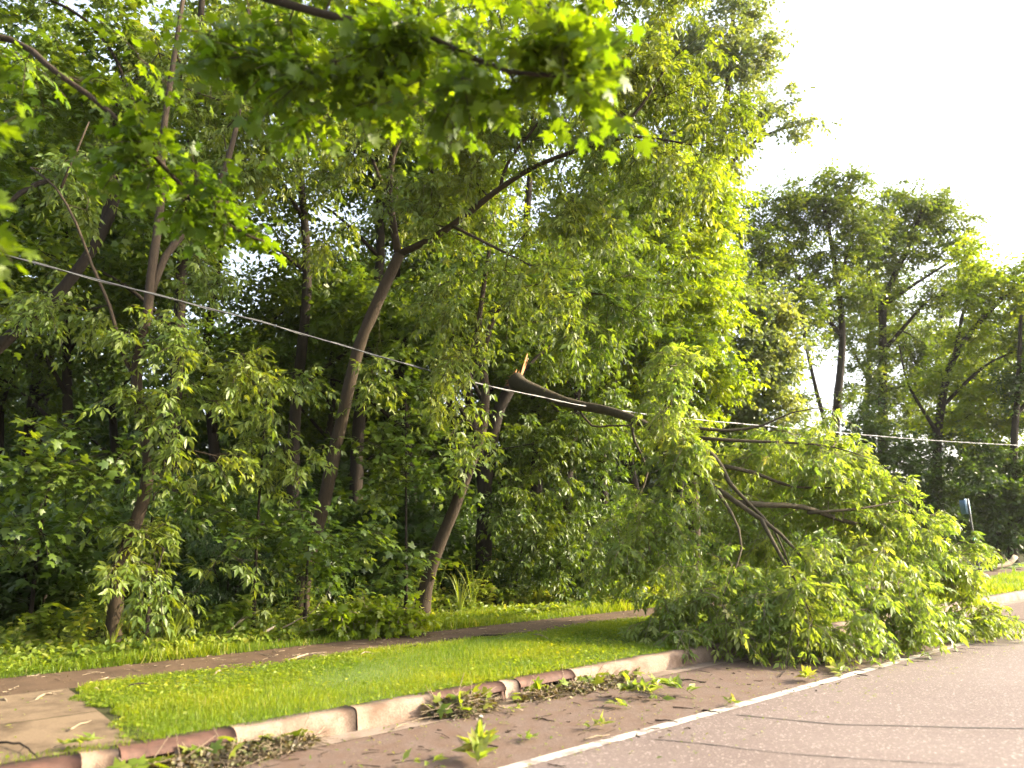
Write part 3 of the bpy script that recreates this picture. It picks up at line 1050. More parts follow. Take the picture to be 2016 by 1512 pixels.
# left trunk
build_tree('wood_tree', 'dark crooked trunk at the left with pale lit leaves on its right side', 'tree',
           [PL([(222, 1270, 9.3), (235, 1120, 9.3), (262, 1045, 9.2), (288, 960, 9.2), (292, 890, 9.2), (272, 800, 9.2), (270, 710, 9.2), (290, 620, 9.2), (298, 540, 9.2), (308, 470, 9.3), (318, 380, 9.4), (322, 260, 9.6), (345, 100, 9.8), (365, -30, 10.0)], .085, .028, True),
            PL([(294, 590, 9.2), (325, 505, 9.3), (370, 450, 9.5), (432, 360, 9.7), (465, 250, 9.9), (478, 150, 10.1), (490, 20, 10.3)], .05, .025),
            PL([(264, 745, 9.2), (240, 690, 9.15), (215, 600, 9.1), (180, 520, 9.0), (150, 440, 8.9), (110, 370, 8.9), (60, 330, 9)], .028, .012),
            PL([(120, 370, 8.9), (150, 300, 8.9), (175, 240, 9)], .02, .010)],
           [PB(265, 800, 8.9, 45, 30, .7), PB(255, 1090, 9.0, 45, 30, .7), PB(60, 600, 10.6, 70, 30, .8), PB(330, 650, 9.1, 90, 60, 1.1), PB(350, 780, 9.0, 80, 80, 1.0), PB(480, 740, 9.3, 90, 50, 1.2), PB(370, 900, 9.1, 70, 60, .8), PB(400, 520, 10, 90, 70, .8),
            PB(480, 300, 11, 140, 120, .8), PB(340, 150, 10.7, 150, 150, .9), PB(520, 100, 11.3, 140, 130, .9), PB(180, 330, 9.4, 120, 120, .5), PB(150, 600, 9.3, 110, 70, .5), PB(620, 200, 11.5, 110, 110, .7)],
           dict(BOX, lf=3), 105, dens=11, free_from=.3, bark='bark')
# thick leaning dark trunk, far left
build_tree('wood_tree', 'thick dark trunk slanting up to the right behind the cable at the left edge', 'tree',
           [PL([(-200, 1120, 10.8), (-120, 820, 10.9), (-40, 720, 11), (40, 645, 11), (105, 590, 11), (165, 515, 11.1), (210, 440, 11.2), (240, 340, 11.4), (262, 200, 11.6), (300, 60, 11.8)], .13, .05, True),
            PL([(200, 455, 11.2), (225, 330, 11.3), (228, 200, 11.6), (235, 50, 11.8)], .06, .025),
            PL([(-20, 440, 10.4), (40, 380, 10.6), (110, 350, 10.9), (200, 350, 11.2)], .03, .05),
            PL([(255, 240, 11.5), (235, 130, 11.2), (170, 40, 10.9), (100, 0, 10.7)], .035, .02)],
           [PB(80, 150, 11, 170, 130, .8), PB(260, 80, 11.6, 170, 120, .8), PB(50, 480, 10.8, 90, 60, .5), PB(180, 250, 11.4, 130, 100, .6), PB(-50, 300, 11, 120, 140, .6), PB(60, -60, 11, 250, 80), PB(300, 400, 11.5, 90, 90, .5), PB(0, 620, 11.2, 100, 60, .5)],
           dict(MAPLE_S, size=.12), 106, dens=10, free_from=.5, bark='bark_dark')

# maple out of the frame whose limbs hang over the road
mb = W(-3.4, 7.0, .1)
m_top = mb + np.array([.3, .1, 4.3])
mp1 = np.array([m_top, m_top + np.array([1.3, .2, .55]), P(330, -70, 4.5), P(520, -5, 4.2), P(690, 40, 4.0), P(805, 53, 3.9), P(870, 85, 3.8), P(1000, 140, 3.6), P(1120, 150, 3.5)])
mp2 = np.array([m_top - np.array([0, 0, .3]), m_top + np.array([.9, .8, .3]), P(-60, 60, 4.9), P(120, 150, 4.8), P(260, 260, 4.8), P(370, 380, 4.8), P(470, 455, 4.8), P(520, 475, 4.8)])
mp3 = np.array([m_top - np.array([0, 0, .9]), m_top + np.array([1.5, -.2, -.6]), P(-260, 260, 3.3), P(-140, 330, 3.2), P(-60, 380, 3.2)])
mp4 = np.array([P(690, 40, 4.0), P(730, 90, 4.0), P(800, 150, 3.95), P(860, 200, 3.9)])
build_tree('maple_tree', 'maple rooted out of view whose bright lobed leaves hang over the road at the top', 'tree',
           [(np.array([mb, mb + np.array([.05, 0, 1.5]), mb + np.array([.15, .05, 3]), m_top, m_top + np.array([.2, .2, 2.5])]), .2, .10),
            (mp1, .07, .010), (mp2, .05, .008), (mp3, .035, .008), (mp4, .015, .006)],
           [PB(1060, 90, 3.6, 110, 80, 1.5), PB(960, 160, 3.7, 120, 60, 1.4), PB(830, 90, 3.9, 150, 80, 1.3), PB(690, 150, 4.1, 130, 70, 1.3), PB(800, 210, 3.9, 90, 35, 1.3), PB(1150, 160, 3.5, 35, 40, 1.5), PB(1100, 20, 3.6, 60, 50, 1.3), PB(560, 100, 4.3, 130, 80, 1.1),
            PB(430, 60, 4.6, 120, 70, .55), PB(200, 130, 4.9, 120, 40, .35), PB(300, 290, 4.8, 100, 70, 1.2), PB(390, 390, 4.8, 80, 60, 1.3), PB(475, 455, 4.8, 55, 30, 1.4), PB(30, 90, 5, 70, 60, .5),
            PB(-60, 310, 3.2, 30, 40, 1.6), PB(-70, 450, 3.1, 20, 30, 1.3), PB(700, -80, 4.2, 350, 50, .6), PB(900, -120, 4.0, 250, 60, .7), PB(600, 240, 4.4, 70, 40, .8)],
           MAPLE, 107, dens=40, step=.22, free_from=.9, bow=.04, tip=.003)

# saplings and shrubs at the edge of the wood, lit from the road -----------
sap = [
    ('maple_sapling', 'maple sapling with bright pale leaf tier at the left edge below the cable', (60, 1220, 10.4), [(60, 900, 8.5, 90, 45, 1.3), (190, 905, 8.6, 90, 45, 1.3), (120, 980, 8.8, 120, 60, .8), (160, 840, 8.8, 80, 30, .9), (60, 1050, 9, 100, 70, .7)], MAPLE_S),
    ('maple_sapling', 'maple sapling whose sunlit leaf tier crosses in front of the leaning trunk', (600, 1235, 10.9), [(420, 990, 10.2, 90, 45, 1.1), (540, 1030, 10.2, 90, 40, 1.1), (690, 1060, 10.2, 100, 35, 1.2), (800, 1100, 10.4, 60, 40, 1.2), (620, 1100, 10.8, 100, 50, .7)], MAPLE_S),
    ('maple_sapling', 'dense dark maple sapling filling the space right of the leaning trunk', (800, 1210, 12.2), [(770, 880, 11.8, 110, 60, 1.1), (870, 920, 11.7, 70, 50, 1.1), (760, 960, 12, 90, 50, .9), (830, 800, 12, 80, 60, .8), (770, 760, 12.4, 70, 60, .7), (790, 1140, 12.2, 40, 30, .8)], MAPLE_S),
    ('boxelder_sapling', 'small sapling with a pale leaf cluster low beside the left trunk', (285, 1260, 9.4), [(310, 1160, 9.0, 60, 40, 1.2), (250, 1080, 9.3, 70, 60, .7), (330, 1060, 9.4, 80, 40, .8), (400, 1120, 9.6, 80, 50, .7)], BOX),
    ('boxelder_sapling', 'leafy sapling with drooping pale leaves left of the leaning trunk', (500, 1220, 10.6), [(500, 850, 10.4, 90, 50, 1.0), (590, 880, 10.6, 70, 40, 1.0), (450, 930, 10.4, 90, 50, .9), (560, 760, 10.8, 80, 50, .7)], BOX),
    ('boxelder_sapling', 'sapling standing in shade behind the gap between the two middle trunks', (1010, 1195, 14.6), [(1000, 1000, 14.2, 70, 70, 1.0), (1070, 1080, 14.2, 80, 60, 1.0), (980, 1120, 14, 50, 40, .9), (1130, 1120, 14.2, 70, 50, .8)], dict(BOX, mat='leaf_wood')),
    ('boxelder_sapling', 'shaded sapling beneath the snapped limb, right of the stump', (1140, 1190, 15.2), [(1150, 900, 15, 90, 80, .9), (1200, 1020, 15, 90, 80, .9), (1120, 1050, 14.8, 60, 60, .8), (1230, 1130, 14.6, 70, 50, .9)], dict(BOX, mat='leaf_wood')),
]
for i, (nm_, lab, base, bl, sp_) in enumerate(sap):
    cx = np.mean([b[0] for b in bl]); top = min(b[1] for b in bl); Yb = base[2]
    Yc = np.mean([b[2] for b in bl])
    trunk = PL([base, ((base[0] * 2 + cx) / 3, base[1] - .45 * (base[1] - top), (2 * Yb + Yc) / 3), (cx, top + 20, Yc)], .03, .008, True)
    build_tree(nm_, lab, 'sapling', [trunk], [PB(*b) for b in bl], sp_, 200 + i, None, 'bark_dark', dens=10, free_from=.2, sides=7)

# shrubs: three kinds, copied ------------------------------------------------


def shrub_proto(seed, label, sp, hgt=1.7, rad=.9):
    rg = np.random.default_rng(seed)
    o = np.zeros(3)
    L = []
    for k in range(5):
        a = k * 1.26 + rg.random()
        e = np.array([math.cos(a) * rad * .6, math.sin(a) * rad * .6, hgt * (.6 + .3 * rg.random())])
        L.append((np.array([[0, 0, -.05], e * np.array([.35, .35, .5]), e]), .022, .008))
    bl = [((0, 0, hgt * .55), (rad, rad, hgt * .5), 1.0), ((.4 * rad, -.3 * rad, hgt * .35), (rad * .7, rad * .7, hgt * .33), 1.0)]
    return build_tree('shrub', label, 'shrub', L, bl, sp, seed, None, 'bark_dark', dens=26, free_from=.3, limb_names=['stem'] * 5, trunk_name='stem', sides=6, z_floor=.1, twigs=False)


SHL = 'shaded leafy shrub in the undergrowth of the wood'
SHG = 'shrubs in the dark undergrowth'
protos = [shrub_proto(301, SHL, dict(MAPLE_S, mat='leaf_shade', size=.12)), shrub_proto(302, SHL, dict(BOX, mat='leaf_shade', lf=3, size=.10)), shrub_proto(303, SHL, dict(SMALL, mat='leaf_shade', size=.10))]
rg = np.random.default_rng(44)
used = [False] * 3
spots = []
for t0 in (12.4, 13.8, 15.6, 17.8):
    s_ = -9.0
    while s_ < 24:
        spots.append((s_ + .5 * rg.standard_normal(), t0 + .4 * rg.standard_normal()))
        s_ += 1.9
for i, (s_, t_) in enumerate(spots):
    k = i % 3
    o = protos[k] if not used[k] else copy_tree(protos[k])
    used[k] = True
    tag(o, SHL, 'shrub', SHG)
    o.location = W(s_, t_, .02)
    o.rotation_euler = (0, 0, rg.random() * 6.28)
    sc_ = .75 + .5 * rg.random() + .12 * max(0, t_ - 12)
    o.scale = (sc_, sc_, sc_ * (.9 + .3 * rg.random()))

# trees deeper in the wood: four kinds, copied ----------------------------------


def deep_proto(seed, hgt, sp, lean):
    rg = np.random.default_rng(seed)
    tr = np.array([[0, 0, -.1], [lean * .25, .1, hgt * .25], [lean * .5 + .15, -.1, hgt * .5], [lean * .8, .1, hgt * .75], [lean, 0, hgt * .95]])
    L = [(tr, .15, .04)]
    bl = [((lean, 0, hgt * .88), (1.5, 1.5, 1.8), 1.0)]
    for k in range(6):
        a = k * 1.1 + rg.random() * .6
        h0 = hgt * (.32 + .09 * k)
        b0 = np.array([np.interp(h0, tr[:, 2], tr[:, 0]), np.interp(h0, tr[:, 2], tr[:, 1]), h0])
        r = 2.4 - .18 * k
        e = b0 + np.array([math.cos(a) * r, math.sin(a) * r, 1.0 + .6 * rg.random()])
        L.append((np.array([b0, (b0 + e) / 2 + np.array([0, 0, .25]), e]), .05, .015))
        bl.append((e, (1.5, 1.5, 1.0), .9))
    return build_tree('wood_tree', '', 'tree', L, bl, sp, seed, None, 'bark_dark', dens=6.6, free_from=.5, twigs=False, sides=8)


DL = 'slender tree deep in the wood, its thin dark trunk among other trees'
DG = 'trees deep in the wood'
dp = [deep_proto(401, 11, dict(SMALL, size=.13, nl=6, tw=6, tl=.6), .8), deep_proto(402, 13, dict(SMALL, size=.14, nl=6, tw=6, tl=.6), -.6), deep_proto(403, 10, dict(MAPLE_S, mat='leaf_wood', size=.15, tw=5, tl=.6), 1.2), deep_proto(404, 14.5, dict(SMALL, size=.13, nl=6, tw=6, tl=.65, mat='leaf_far'), .3)]
used = [False] * 4
rg = np.random.default_rng(46)
dspots = [(-120, 16), (40, 19.5), (150, 17.5), (330, 15), (410, 18.5), (585, 15.5), (620, 20), (700, 16.5), (820, 18), (880, 22), (960, 17.5), (1050, 20), (1120, 17.5), (1200, 22), (1280, 20), (60, 21), (230, 22), (760, 25), (1000, 26), (1350, 24), (-40, 19), (1180, 26), (660, 23)]
for i, (px_, Y_) in enumerate(dspots):
    k = i % 4
    o = dp[k] if not used[k] else copy_tree(dp[k])
    used[k] = True
    tag(o, DL, 'tree', DG)
    q = P(px_, 1100, Y_)
    o.location = (q[0], q[1], 0)
    sc_ = .85 + .35 * rg.random()
    o.scale = (sc_, sc_, sc_ * (.95 + .15 * rg.random()))
    o.rotation_euler = (0, 0, rg.random() * 6.28)

# far mass of the wood
rg = np.random.default_rng(47)
n = 110000
px_ = -400 + 1900 * rg.random(n); Y_ = 25 + 9 * rg.random(n)
X_ = (px_ - CX) / F0 * Y_
z_ = rg.random(n) ** 1.25 * (8.2 + 1.6 * np.sin(X_ * .55) + 1.0 * np.sin(X_ * 1.7 + 2))
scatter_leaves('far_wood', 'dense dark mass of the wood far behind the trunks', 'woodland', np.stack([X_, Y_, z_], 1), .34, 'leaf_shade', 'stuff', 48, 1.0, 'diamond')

# bright and tall trees further along the road ------------------------------------
build_tree('ash_tree', 'bright yellow green tree rising behind the fallen limb', 'tree',
           [PL([(1370, 1140, 20), (1360, 900, 20), (1330, 700, 20), (1300, 500, 20), (1290, 330, 20)], .17, .04, True),
            PL([(1345, 800, 20), (1420, 660, 19.5), (1450, 560, 19.4)], .06, .02), PL([(1330, 720, 20), (1250, 620, 19.6), (1200, 540, 19.4)], .06, .02),
            PL([(1200, 610, 19), (1290, 600, 18.8), (1330, 585, 18.7)], .03, .02)],
           [PB(1300, 380, 20, 150, 110, 1.0), PB(1390, 480, 19.6, 80, 80, 1.1), PB(1280, 520, 19.4, 140, 90, 1.0), PB(1380, 620, 19.3, 90, 80, 1.1), PB(1260, 680, 19.3, 120, 70, .8), PB(1400, 730, 19.3, 90, 60, 1.0), PB(1180, 480, 19.8, 80, 90, .8), PB(1300, 820, 19.3, 130, 60, .7), PB(1430, 400, 19.8, 40, 60, .9)],
           dict(kind='leaflet', tw=5, tl=.6, nl=6, size=.15, lf=3, droop=.3, leaf_droop=.4, mat='leaf_yellow'), 501, dens=8, free_from=.5, twigs=False)
build_tree('poplar_tree', 'small grey green poplar with fluttering round leaves beside the yellow green tree', 'tree',
           [PL([(1520, 1120, 25), (1510, 900, 25), (1500, 700, 25), (1505, 580, 25)], .13, .03, True)],
           [PB(1500, 610, 25, 75, 70, 1.1), PB(1530, 700, 25, 60, 70, 1.1), PB(1470, 700, 24.8, 70, 70, 1.0), PB(1500, 800, 24.8, 90, 60, 1.0), PB(1540, 860, 24.8, 70, 40, .8)],
           dict(kind='broad', tw=5, tl=.6, nl=7, size=.15, lf=1, droop=.2, leaf_droop=.5, mat='leaf_poplar', flat=.3), 502, dens=11, free_from=.3, twigs=False)
build_tree('cottonwood_tree', 'tallest tree, grey green crown reaching out of the top right of the wood', 'tree',
           [PL([(1380, 1110, 32), (1390, 800, 32), (1400, 450, 32), (1430, 200, 32), (1450, -60, 32)], .34, .08, True),
            PL([(1410, 350, 32), (1500, 270, 31.5), (1600, 240, 31.3)], .10, .03), PL([(1400, 420, 32), (1300, 260, 32), (1220, 120, 32)], .12, .04)],
           [PB(1420, 60, 32, 110, 110, 1.0), PB(1490, 130, 31.6, 80, 90, .9), PB(1480, 250, 31.5, 70, 50, .8), PB(1575, 250, 31.3, 50, 32, .8), PB(1540, 205, 31.4, 45, 40, .7), PB(1320, 120, 32, 110, 130, 1.0), PB(1200, 200, 32, 120, 130, .8), PB(1350, 250, 32, 100, 80, .9), PB(1460, -60, 32, 110, 90, 1), PB(1400, 330, 32, 80, 60, .5)],
           dict(FAR, mat='leaf_poplar', size=.20, flat=.5, leaf_droop=.5), 503, dens=4.2, free_from=.4, twigs=False, step=.8)
RG_ = 'tall trees along the road at the right'
rt = [
    ('dark green domed tree, first of the tall trees right of the wood', [[(1640, 1090, 38), (1636, 960, 38), (1648, 800, 38), (1658, 650, 38), (1640, 500, 38), (1620, 400, 38)], [(1655, 660, 38), (1580, 560, 37.6), (1530, 470, 37.5)], [(1650, 560, 38), (1680, 450, 38), (1670, 370, 38)]],
     [(1490, 460, 37, 55, 80, 1.0), (1500, 560, 37, 55, 60, 1.0), (1560, 420, 38, 80, 80, 1.1), (1640, 390, 38, 80, 70, 1.1), (1520, 510, 37.6, 60, 60, 1.0), (1620, 520, 37.8, 90, 60, 1.0), (1700, 450, 38, 60, 80, .9), (1690, 580, 38, 50, 40, .7), (1540, 600, 38, 60, 50, .7), (1640, 620, 38.5, 70, 40, .7)], .30, 'leaf_far'),
    ('thin dark trunk leaning left between two tall trees, sky behind it', [[(1660, 1090, 36), (1640, 900, 36), (1605, 760, 36), (1580, 640, 36), (1575, 540, 36)]],
     [(1590, 590, 36, 60, 50, .8), (1600, 680, 36, 40, 40, .4), (1570, 640, 36, 40, 30, .6), (1560, 780, 36, 40, 50, .8), (1680, 780, 37, 30, 30, .4)], .16, 'leaf_far'),
    ('airy tall tree with forked double trunk against the sky', [[(1738, 1090, 40), (1738, 900, 40), (1738, 760, 40), (1738, 640, 40), (1745, 580, 40), (1790, 480, 40), (1820, 400, 40)], [(1742, 600, 40), (1800, 560, 39.5), (1880, 510, 39.4)], [(1740, 650, 40), (1710, 540, 40), (1720, 440, 40)], [(1740, 690, 40), (1830, 590, 39.5), (1870, 585, 39.5)]],
     [(1780, 400, 40, 80, 50, .9), (1850, 410, 40, 55, 40, .8), (1890, 450, 40, 45, 35, .6), (1740, 500, 40, 80, 60, 1.0), (1780, 440, 41, 90, 60, .8), (1840, 500, 39.6, 80, 45, .8), (1800, 590, 39.6, 80, 40, .7), (1880, 570, 39.6, 50, 40, .7), (1770, 680, 39.8, 90, 40, .7), (1690, 690, 40, 50, 40, .4), (1760, 760, 40, 110, 40, .8), (1830, 680, 41, 90, 60, .7), (1720, 600, 41, 60, 50, .7), (1910, 700, 42, 90, 60, .7), (1800, 830, 40, 130, 40, .9)], .34, 'leaf_far'),
    ('yellow tinged tree with long slanting limbs at the right edge', [[(1850, 1090, 34), (1845, 950, 34), (1850, 820, 34), (1880, 700, 34), (1960, 600, 34), (2050, 520, 34)], [(1855, 800, 34), (1940, 720, 33.6), (2030, 680, 33.5)], [(1850, 860, 34), (1790, 760, 34), (1770, 680, 34)], [(1880, 700, 34), (1900, 600, 34), (1930, 540, 34)]],
     [(1960, 560, 34, 70, 50, .9), (2040, 560, 34, 60, 60, 1.0), (1930, 660, 33.8, 80, 45, .7), (2010, 680, 33.6, 60, 50, .8), (1960, 760, 33.8, 90, 45, .7), (1830, 740, 34, 70, 40, .6), (1880, 820, 34, 80, 40, .7), (1980, 830, 33.6, 70, 50, .9), (1910, 500, 34, 50, 40, .7), (1900, 590, 34, 60, 50, .7), (1990, 620, 34, 80, 40, .8), (1900, 760, 34, 60, 50, .7), (2030, 780, 33.8, 60, 60, .8), (1960, 880, 33.8, 90, 40, .9)], .26, 'leaf_yellow'),
    ('dark trunk and shaded crown at the very right edge behind the sign', [[(1990, 1085, 32), (1995, 900, 32), (2005, 750, 32), (2010, 620, 32)], [(2000, 820, 32), (2060, 740, 32), (2100, 700, 32)]],
     [(2010, 760, 32, 60, 60, .9), (1960, 900, 32, 70, 50, .9), (2030, 920, 32, 60, 60, 1.0), (2080, 650, 32, 60, 90, 1.0), (1990, 980, 32, 70, 40, .9)], .22, 'leaf_shade'),
    ('farther pale tree seen through the gap beside the thin leaning trunk', [[(1700, 1080, 50), (1705, 850, 50), (1715, 650, 50), (1730, 500, 50)], [(1710, 750, 50), (1660, 650, 50), (1640, 600, 50)]],
     [(1720, 560, 50, 90, 70, .7), (1700, 680, 50, 80, 50, .5), (1760, 640, 50, 70, 60, .7), (1790, 770, 50, 80, 50, .6), (1650, 640, 50, 50, 40, .5), (1700, 800, 50, 80, 30, .5)], .28, 'leaf_far'),
    ('farther pale tree closing the view above the road sign', [[(1900, 1080, 52), (1905, 850, 52), (1915, 650, 52), (1925, 520, 52)], [(1908, 800, 52), (1860, 700, 52), (1840, 640, 52)], [(1910, 720, 52), (1970, 640, 52), (1990, 590, 52)]],
     [(1920, 560, 52, 80, 60, .7), (1870, 650, 52, 80, 60, .7), (1960, 660, 52, 80, 60, .7), (1900, 750, 52, 100, 50, .7), (2010, 700, 52, 60, 60, .6), (1960, 800, 52, 90, 50, .7), (1860, 830, 52, 80, 40, .7)], .28, 'leaf_far'),
]
for i, (lab, lines, bl, r, mt) in enumerate(rt):
    L = [PL(lines[0], r, r * .3, True)] + [PL(q, r * .4, r * .12) for q in lines[1:]]
    build_tree('roadside_tree', lab, 'tree', L, [PB(*b) for b in bl], dict(FAR, mat=mt), 510 + i, RG_, 'bark_dark', dens=5.0, free_from=.4, twigs=False, step=.8, tip=.012)
bush = [
    ('dense dark green bush tree under the thin leaning trunk', (1720, 1085, 33), [(1720, 860, 33, 70, 60, 1.2), (1700, 950, 33, 80, 70, 1.2), (1780, 930, 33, 70, 70, 1.2), (1740, 1030, 33, 90, 50, 1.2)]),
    ('dark rounded thicket tree left of the road sign', (1840, 1085, 34), [(1840, 900, 34, 60, 60, 1.2), (1850, 1000, 34, 70, 60, 1.2), (1800, 1050, 33.6, 80, 40, 1.2)]),
    ('dark thicket behind the road sign at the right edge', (1960, 1080, 31), [(1930, 960, 31, 70, 50, 1.0), (1990, 1010, 31, 70, 50, 1.2), (1940, 1050, 31, 70, 30, 1.2), (2050, 1000, 31, 60, 80, 1.2), (2040, 1060, 30, 60, 20, 1.0)]),
    ('dark bush behind the left part of the fallen crown', (1600, 1090, 32), [(1600, 930, 32, 70, 60, 1.2), (1560, 1010, 31, 90, 70, 1.2), (1640, 1020, 32, 70, 60, 1.2), (1480, 960, 29, 90, 80, 1.0), (1450, 1060, 28, 90, 60, 1.0)]),
]
for i, (lab, base, bl) in enumerate(bush):
    build_tree('thicket_tree', lab, 'tree', [PL([base, (base[0] + 5, base[1] - 80, base[2]), (bl[0][0], bl[0][1], base[2])], .12, .04, True)], [PB(*b) for b in bl], dict(FAR, mat='leaf_shade', size=.20), 530 + i, None, 'bark_dark', dens=3.2, free_from=.1, twigs=False, step=.8, tip=.01)
rg = np.random.default_rng(49)
n = 26000
px_ = 1250 + 1100 * rg.random(n); Y_ = 46 + 14 * rg.random(n)
X_ = (px_ - CX) / F0 * Y_
z_ = rg.random(n) * (5.5 + 1.5 * np.sin(X_ * .4))
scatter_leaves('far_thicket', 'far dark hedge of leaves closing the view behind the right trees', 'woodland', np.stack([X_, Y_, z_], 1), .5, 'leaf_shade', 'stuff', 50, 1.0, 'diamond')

# ------------------------------------------------------------------ weeds, tall grass, sticks


def weed_proto(seed, hgt, size, tpl, mat):
    rg = np.random.default_rng(seed)
    o = thing('weed_plant', '', 'weed', (0, 0, 0))
    A, B, LP, LA = [], [], [], []
    for k in range(6):
        a = rg.random() * 6.28
        e = np.array([math.cos(a) * .25 * hgt, math.sin(a) * .25 * hgt, hgt * (.6 + .5 * rg.random())])
        prev = np.array([math.cos(a) * .03, math.sin(a) * .03, 0])
        for j in range(1, 8):
            u = j / 7
            q = prev * 0 + np.array([e[0] * u ** 1.4, e[1] * u ** 1.4, e[2] * u])
            A.append(prev); B.append(q); prev = q
            for m in range(2):
                b = rg.random() * 6.28
                LP.append(q); LA.append([math.cos(b), math.sin(b), .25 * rg.standard_normal()])
    LP, LA = np.array(LP), norm(np.array(LA))
    n = len(LP)
    link('stem', cones_mesh('stem', np.array(A), np.array(B), np.full(len(A), .005), np.full(len(A), .004), 'leaf_weed', 4), o)
    link('foliage', leaf_mesh('foliage', tpl, LP + LA * .02, LA, norm(ZUP + .4 * rg.standard_normal((n, 3))), size * (.6 + .7 * rg.random(n)), mat, rg.random(n)), o)
    return o


wp = [weed_proto(601, .55, .10, 'broad', 'leaf_weed'), weed_proto(602, .75, .085, 'leaflet', 'leaf_weed'), weed_proto(603, .45, .13, 'maple_small', 'leaf_weed'), weed_proto(604, .9, .11, 'leaflet', 'leaf_boxelder')]
used = [False] * 4
rg = np.random.default_rng(61)
WL = ['broad leaved weed at the sunny foot of the wood', 'narrow leaved weed at the sunny foot of the wood', 'lobed leaf weed at the sunny foot of the wood', 'tall narrow leaved weed rising at the edge of the wood']
for i in range(84):
    k = int(rg.integers(0, 4))
    o = wp[k] if not used[k] else copy_tree(wp[k])
    used[k] = True
    tag(o, WL[k], 'weed', ('broad leaved weeds', 'narrow leaved weeds', 'lobed leaf weeds', 'tall edge weeds')[k] + ' beside the path')
    o.location = W(-5 + 24 * (i + rg.random()) / 84, 10.0 + 1.0 * rg.random(), .12)
    sc_ = .7 + .6 * rg.random()
    o.scale = (sc_, sc_, sc_)
    o.rotation_euler = (0, 0, rg.random() * 6.28)

# the sunny vine mound left of the curved trunk
build_tree('vine_mound', 'sunlit yellow green vine tangle mounded left of the curved trunk', 'vine',
           [PL([(735, 1275, 10.9), (725, 1235, 10.9), (700, 1205, 10.8)], .02, .008, True), PL([(735, 1270, 10.9), (790, 1220, 10.8), (800, 1205, 10.8)], .015, .006)],
           [PB(720, 1235, 10.25, 75, 40, 1.4), PB(790, 1235, 10.4, 45, 35, 1.4), PB(645, 1258, 10.1, 55, 28, 1.1)],
           dict(kind='maple_small', tw=4, tl=.25, nl=4, size=.10, lf=1, droop=.3, mat='leaf_yellow', flat=.8), 620, None, 'twig_pale', dens=30, free_from=.1, limb_names=['vine_stem'] * 2, trunk_name='vine_stem', sides=5, step=.15)


def tall_grass(px, py, t, label, seed, n=16, h=.9):
    rg = np.random.default_rng(seed)
    b = P(px, py, Yt(px, py, t)); b[2] = .12
    V, F = [], []
    for k in range(n):
        a = rg.random() * 6.28; hh = h * (.5 + .6 * rg.random()); bend = .15 + .4 * rg.random()
        d = np.array([math.cos(a), math.sin(a), 0]); sd = np.array([-math.sin(a), math.cos(a), 0])
        i = len(V)
        for j in range(6):
            u = j / 5
            c = d * (bend * hh * u ** 2 + .03) + ZUP * hh * (u - .25 * u ** 3)
            w = .011 * (1 - u) + .001
            V += [c - sd * w, c + sd * w]
        F += [(i + 2 * j, i + 2 * j + 1, i + 2 * j + 3, i + 2 * j + 2) for j in range(5)]
    me = poly_mesh('tall_grass', V, F, 'leaf_weed')
    at = me.attributes.new('rnd', 'FLOAT', 'POINT')
    at.data.foreach_set('value', np.repeat(.4 + .5 * rg.random(n), 12).astype(np.float32))
    o = link('tall_grass', me, None, b)
    return tag(o, label, 'grass clump', 'tall grass clumps at the edge of the wood')


tall_grass(335, 1290, 9.7, 'tall grass clump standing near the foot of the left trunk', 71, 18, .75)
tall_grass(215, 1300, 9.8, 'tall thin grass clump left of the crooked trunk, in shade', 72, 12, .7)
tall_grass(905, 1215, 10.2, 'tall grass clump right of the curved trunk', 73, 22, .9)
tall_grass(1060, 1205, 10.3, 'tall grass clump in front of the snapped trunk', 74, 16, .8)
tall_grass(930, 1210, 10.5, 'long seeding grass stems just right of the curved trunk clump', 75, 10, 1.2)
tall_grass(1150, 1200, 10.3, 'tall grass clump nearest to the fallen limb', 76, 14, .6)


def stick(pts, r, mat, label, cat='stick', group='sticks dropped by the storm', seed=0, side=True):
    p = smooth_line(pts, .06)
    o = p[0].copy()
    rg = np.random.default_rng(seed)
    p = p + .004 * rg.standard_normal(p.shape)
    me = tube_mesh('fallen_stick', p - o, np.linspace(r, r * .45, len(p)), mat, 6, .1, seed)
    ob = link('fallen_stick', me, None, o)
    tag(ob, label, cat, group)
    if side and len(p) > 6:
        a = p[len(p) // 2]; d = norm(p[-1] - p[0]); sd = np.cross(d, ZUP)
        L = .35 * np.linalg.norm(p[-1] - p[0])
        q = smooth_line([a, a + d * L * .5 + sd * L * .25 + ZUP * .01, a + d * L + sd * L * .6 + ZUP * .015], .05)
        link('side_twig', tube_mesh('side_twig', q - o, np.linspace(r * .5, r * .2, len(q)), mat, 5, .1, seed + 1), ob)
    return ob


def gp(px, py, z):
    return G(px, py, z)


stick([P(380, 1295, 9.3), P(415, 1250, 9.6)], .016, 'twig_pale', 'pale dead stick propped up right of the left trunk', seed=1)
stick([P(420, 1270, 9.7), P(470, 1225, 10.1), P(500, 1190, 10.4)], .014, 'twig_pale', 'long grey dead stick leaning back into the wood', seed=2)
stick([P(515, 1250, 9.8), P(540, 1233, 9.9)], .028, 'pale_wood', 'short bright peeled piece of wood lying in the weeds', seed=3, side=False)
stick([P(530, 1268, 9.7), P(570, 1252, 9.9), P(640, 1235, 10.2)], .018, 'twig_pale', 'pale long stick lying low in front of the vine mound', seed=4)
stick([P(600, 1220, 10.4), P(640, 1175, 10.5), P(650, 1150, 10.5)], .008, 'twig_pale', 'thin curved dead twig rising above the vine mound', seed=5, side=False)
stick([P(550, 1240, 10.2), P(600, 1215, 10.4), P(660, 1205, 10.6)], .012, 'twig_pale', 'brownish stick lying behind the peeled wood', seed=6)
pz = .145
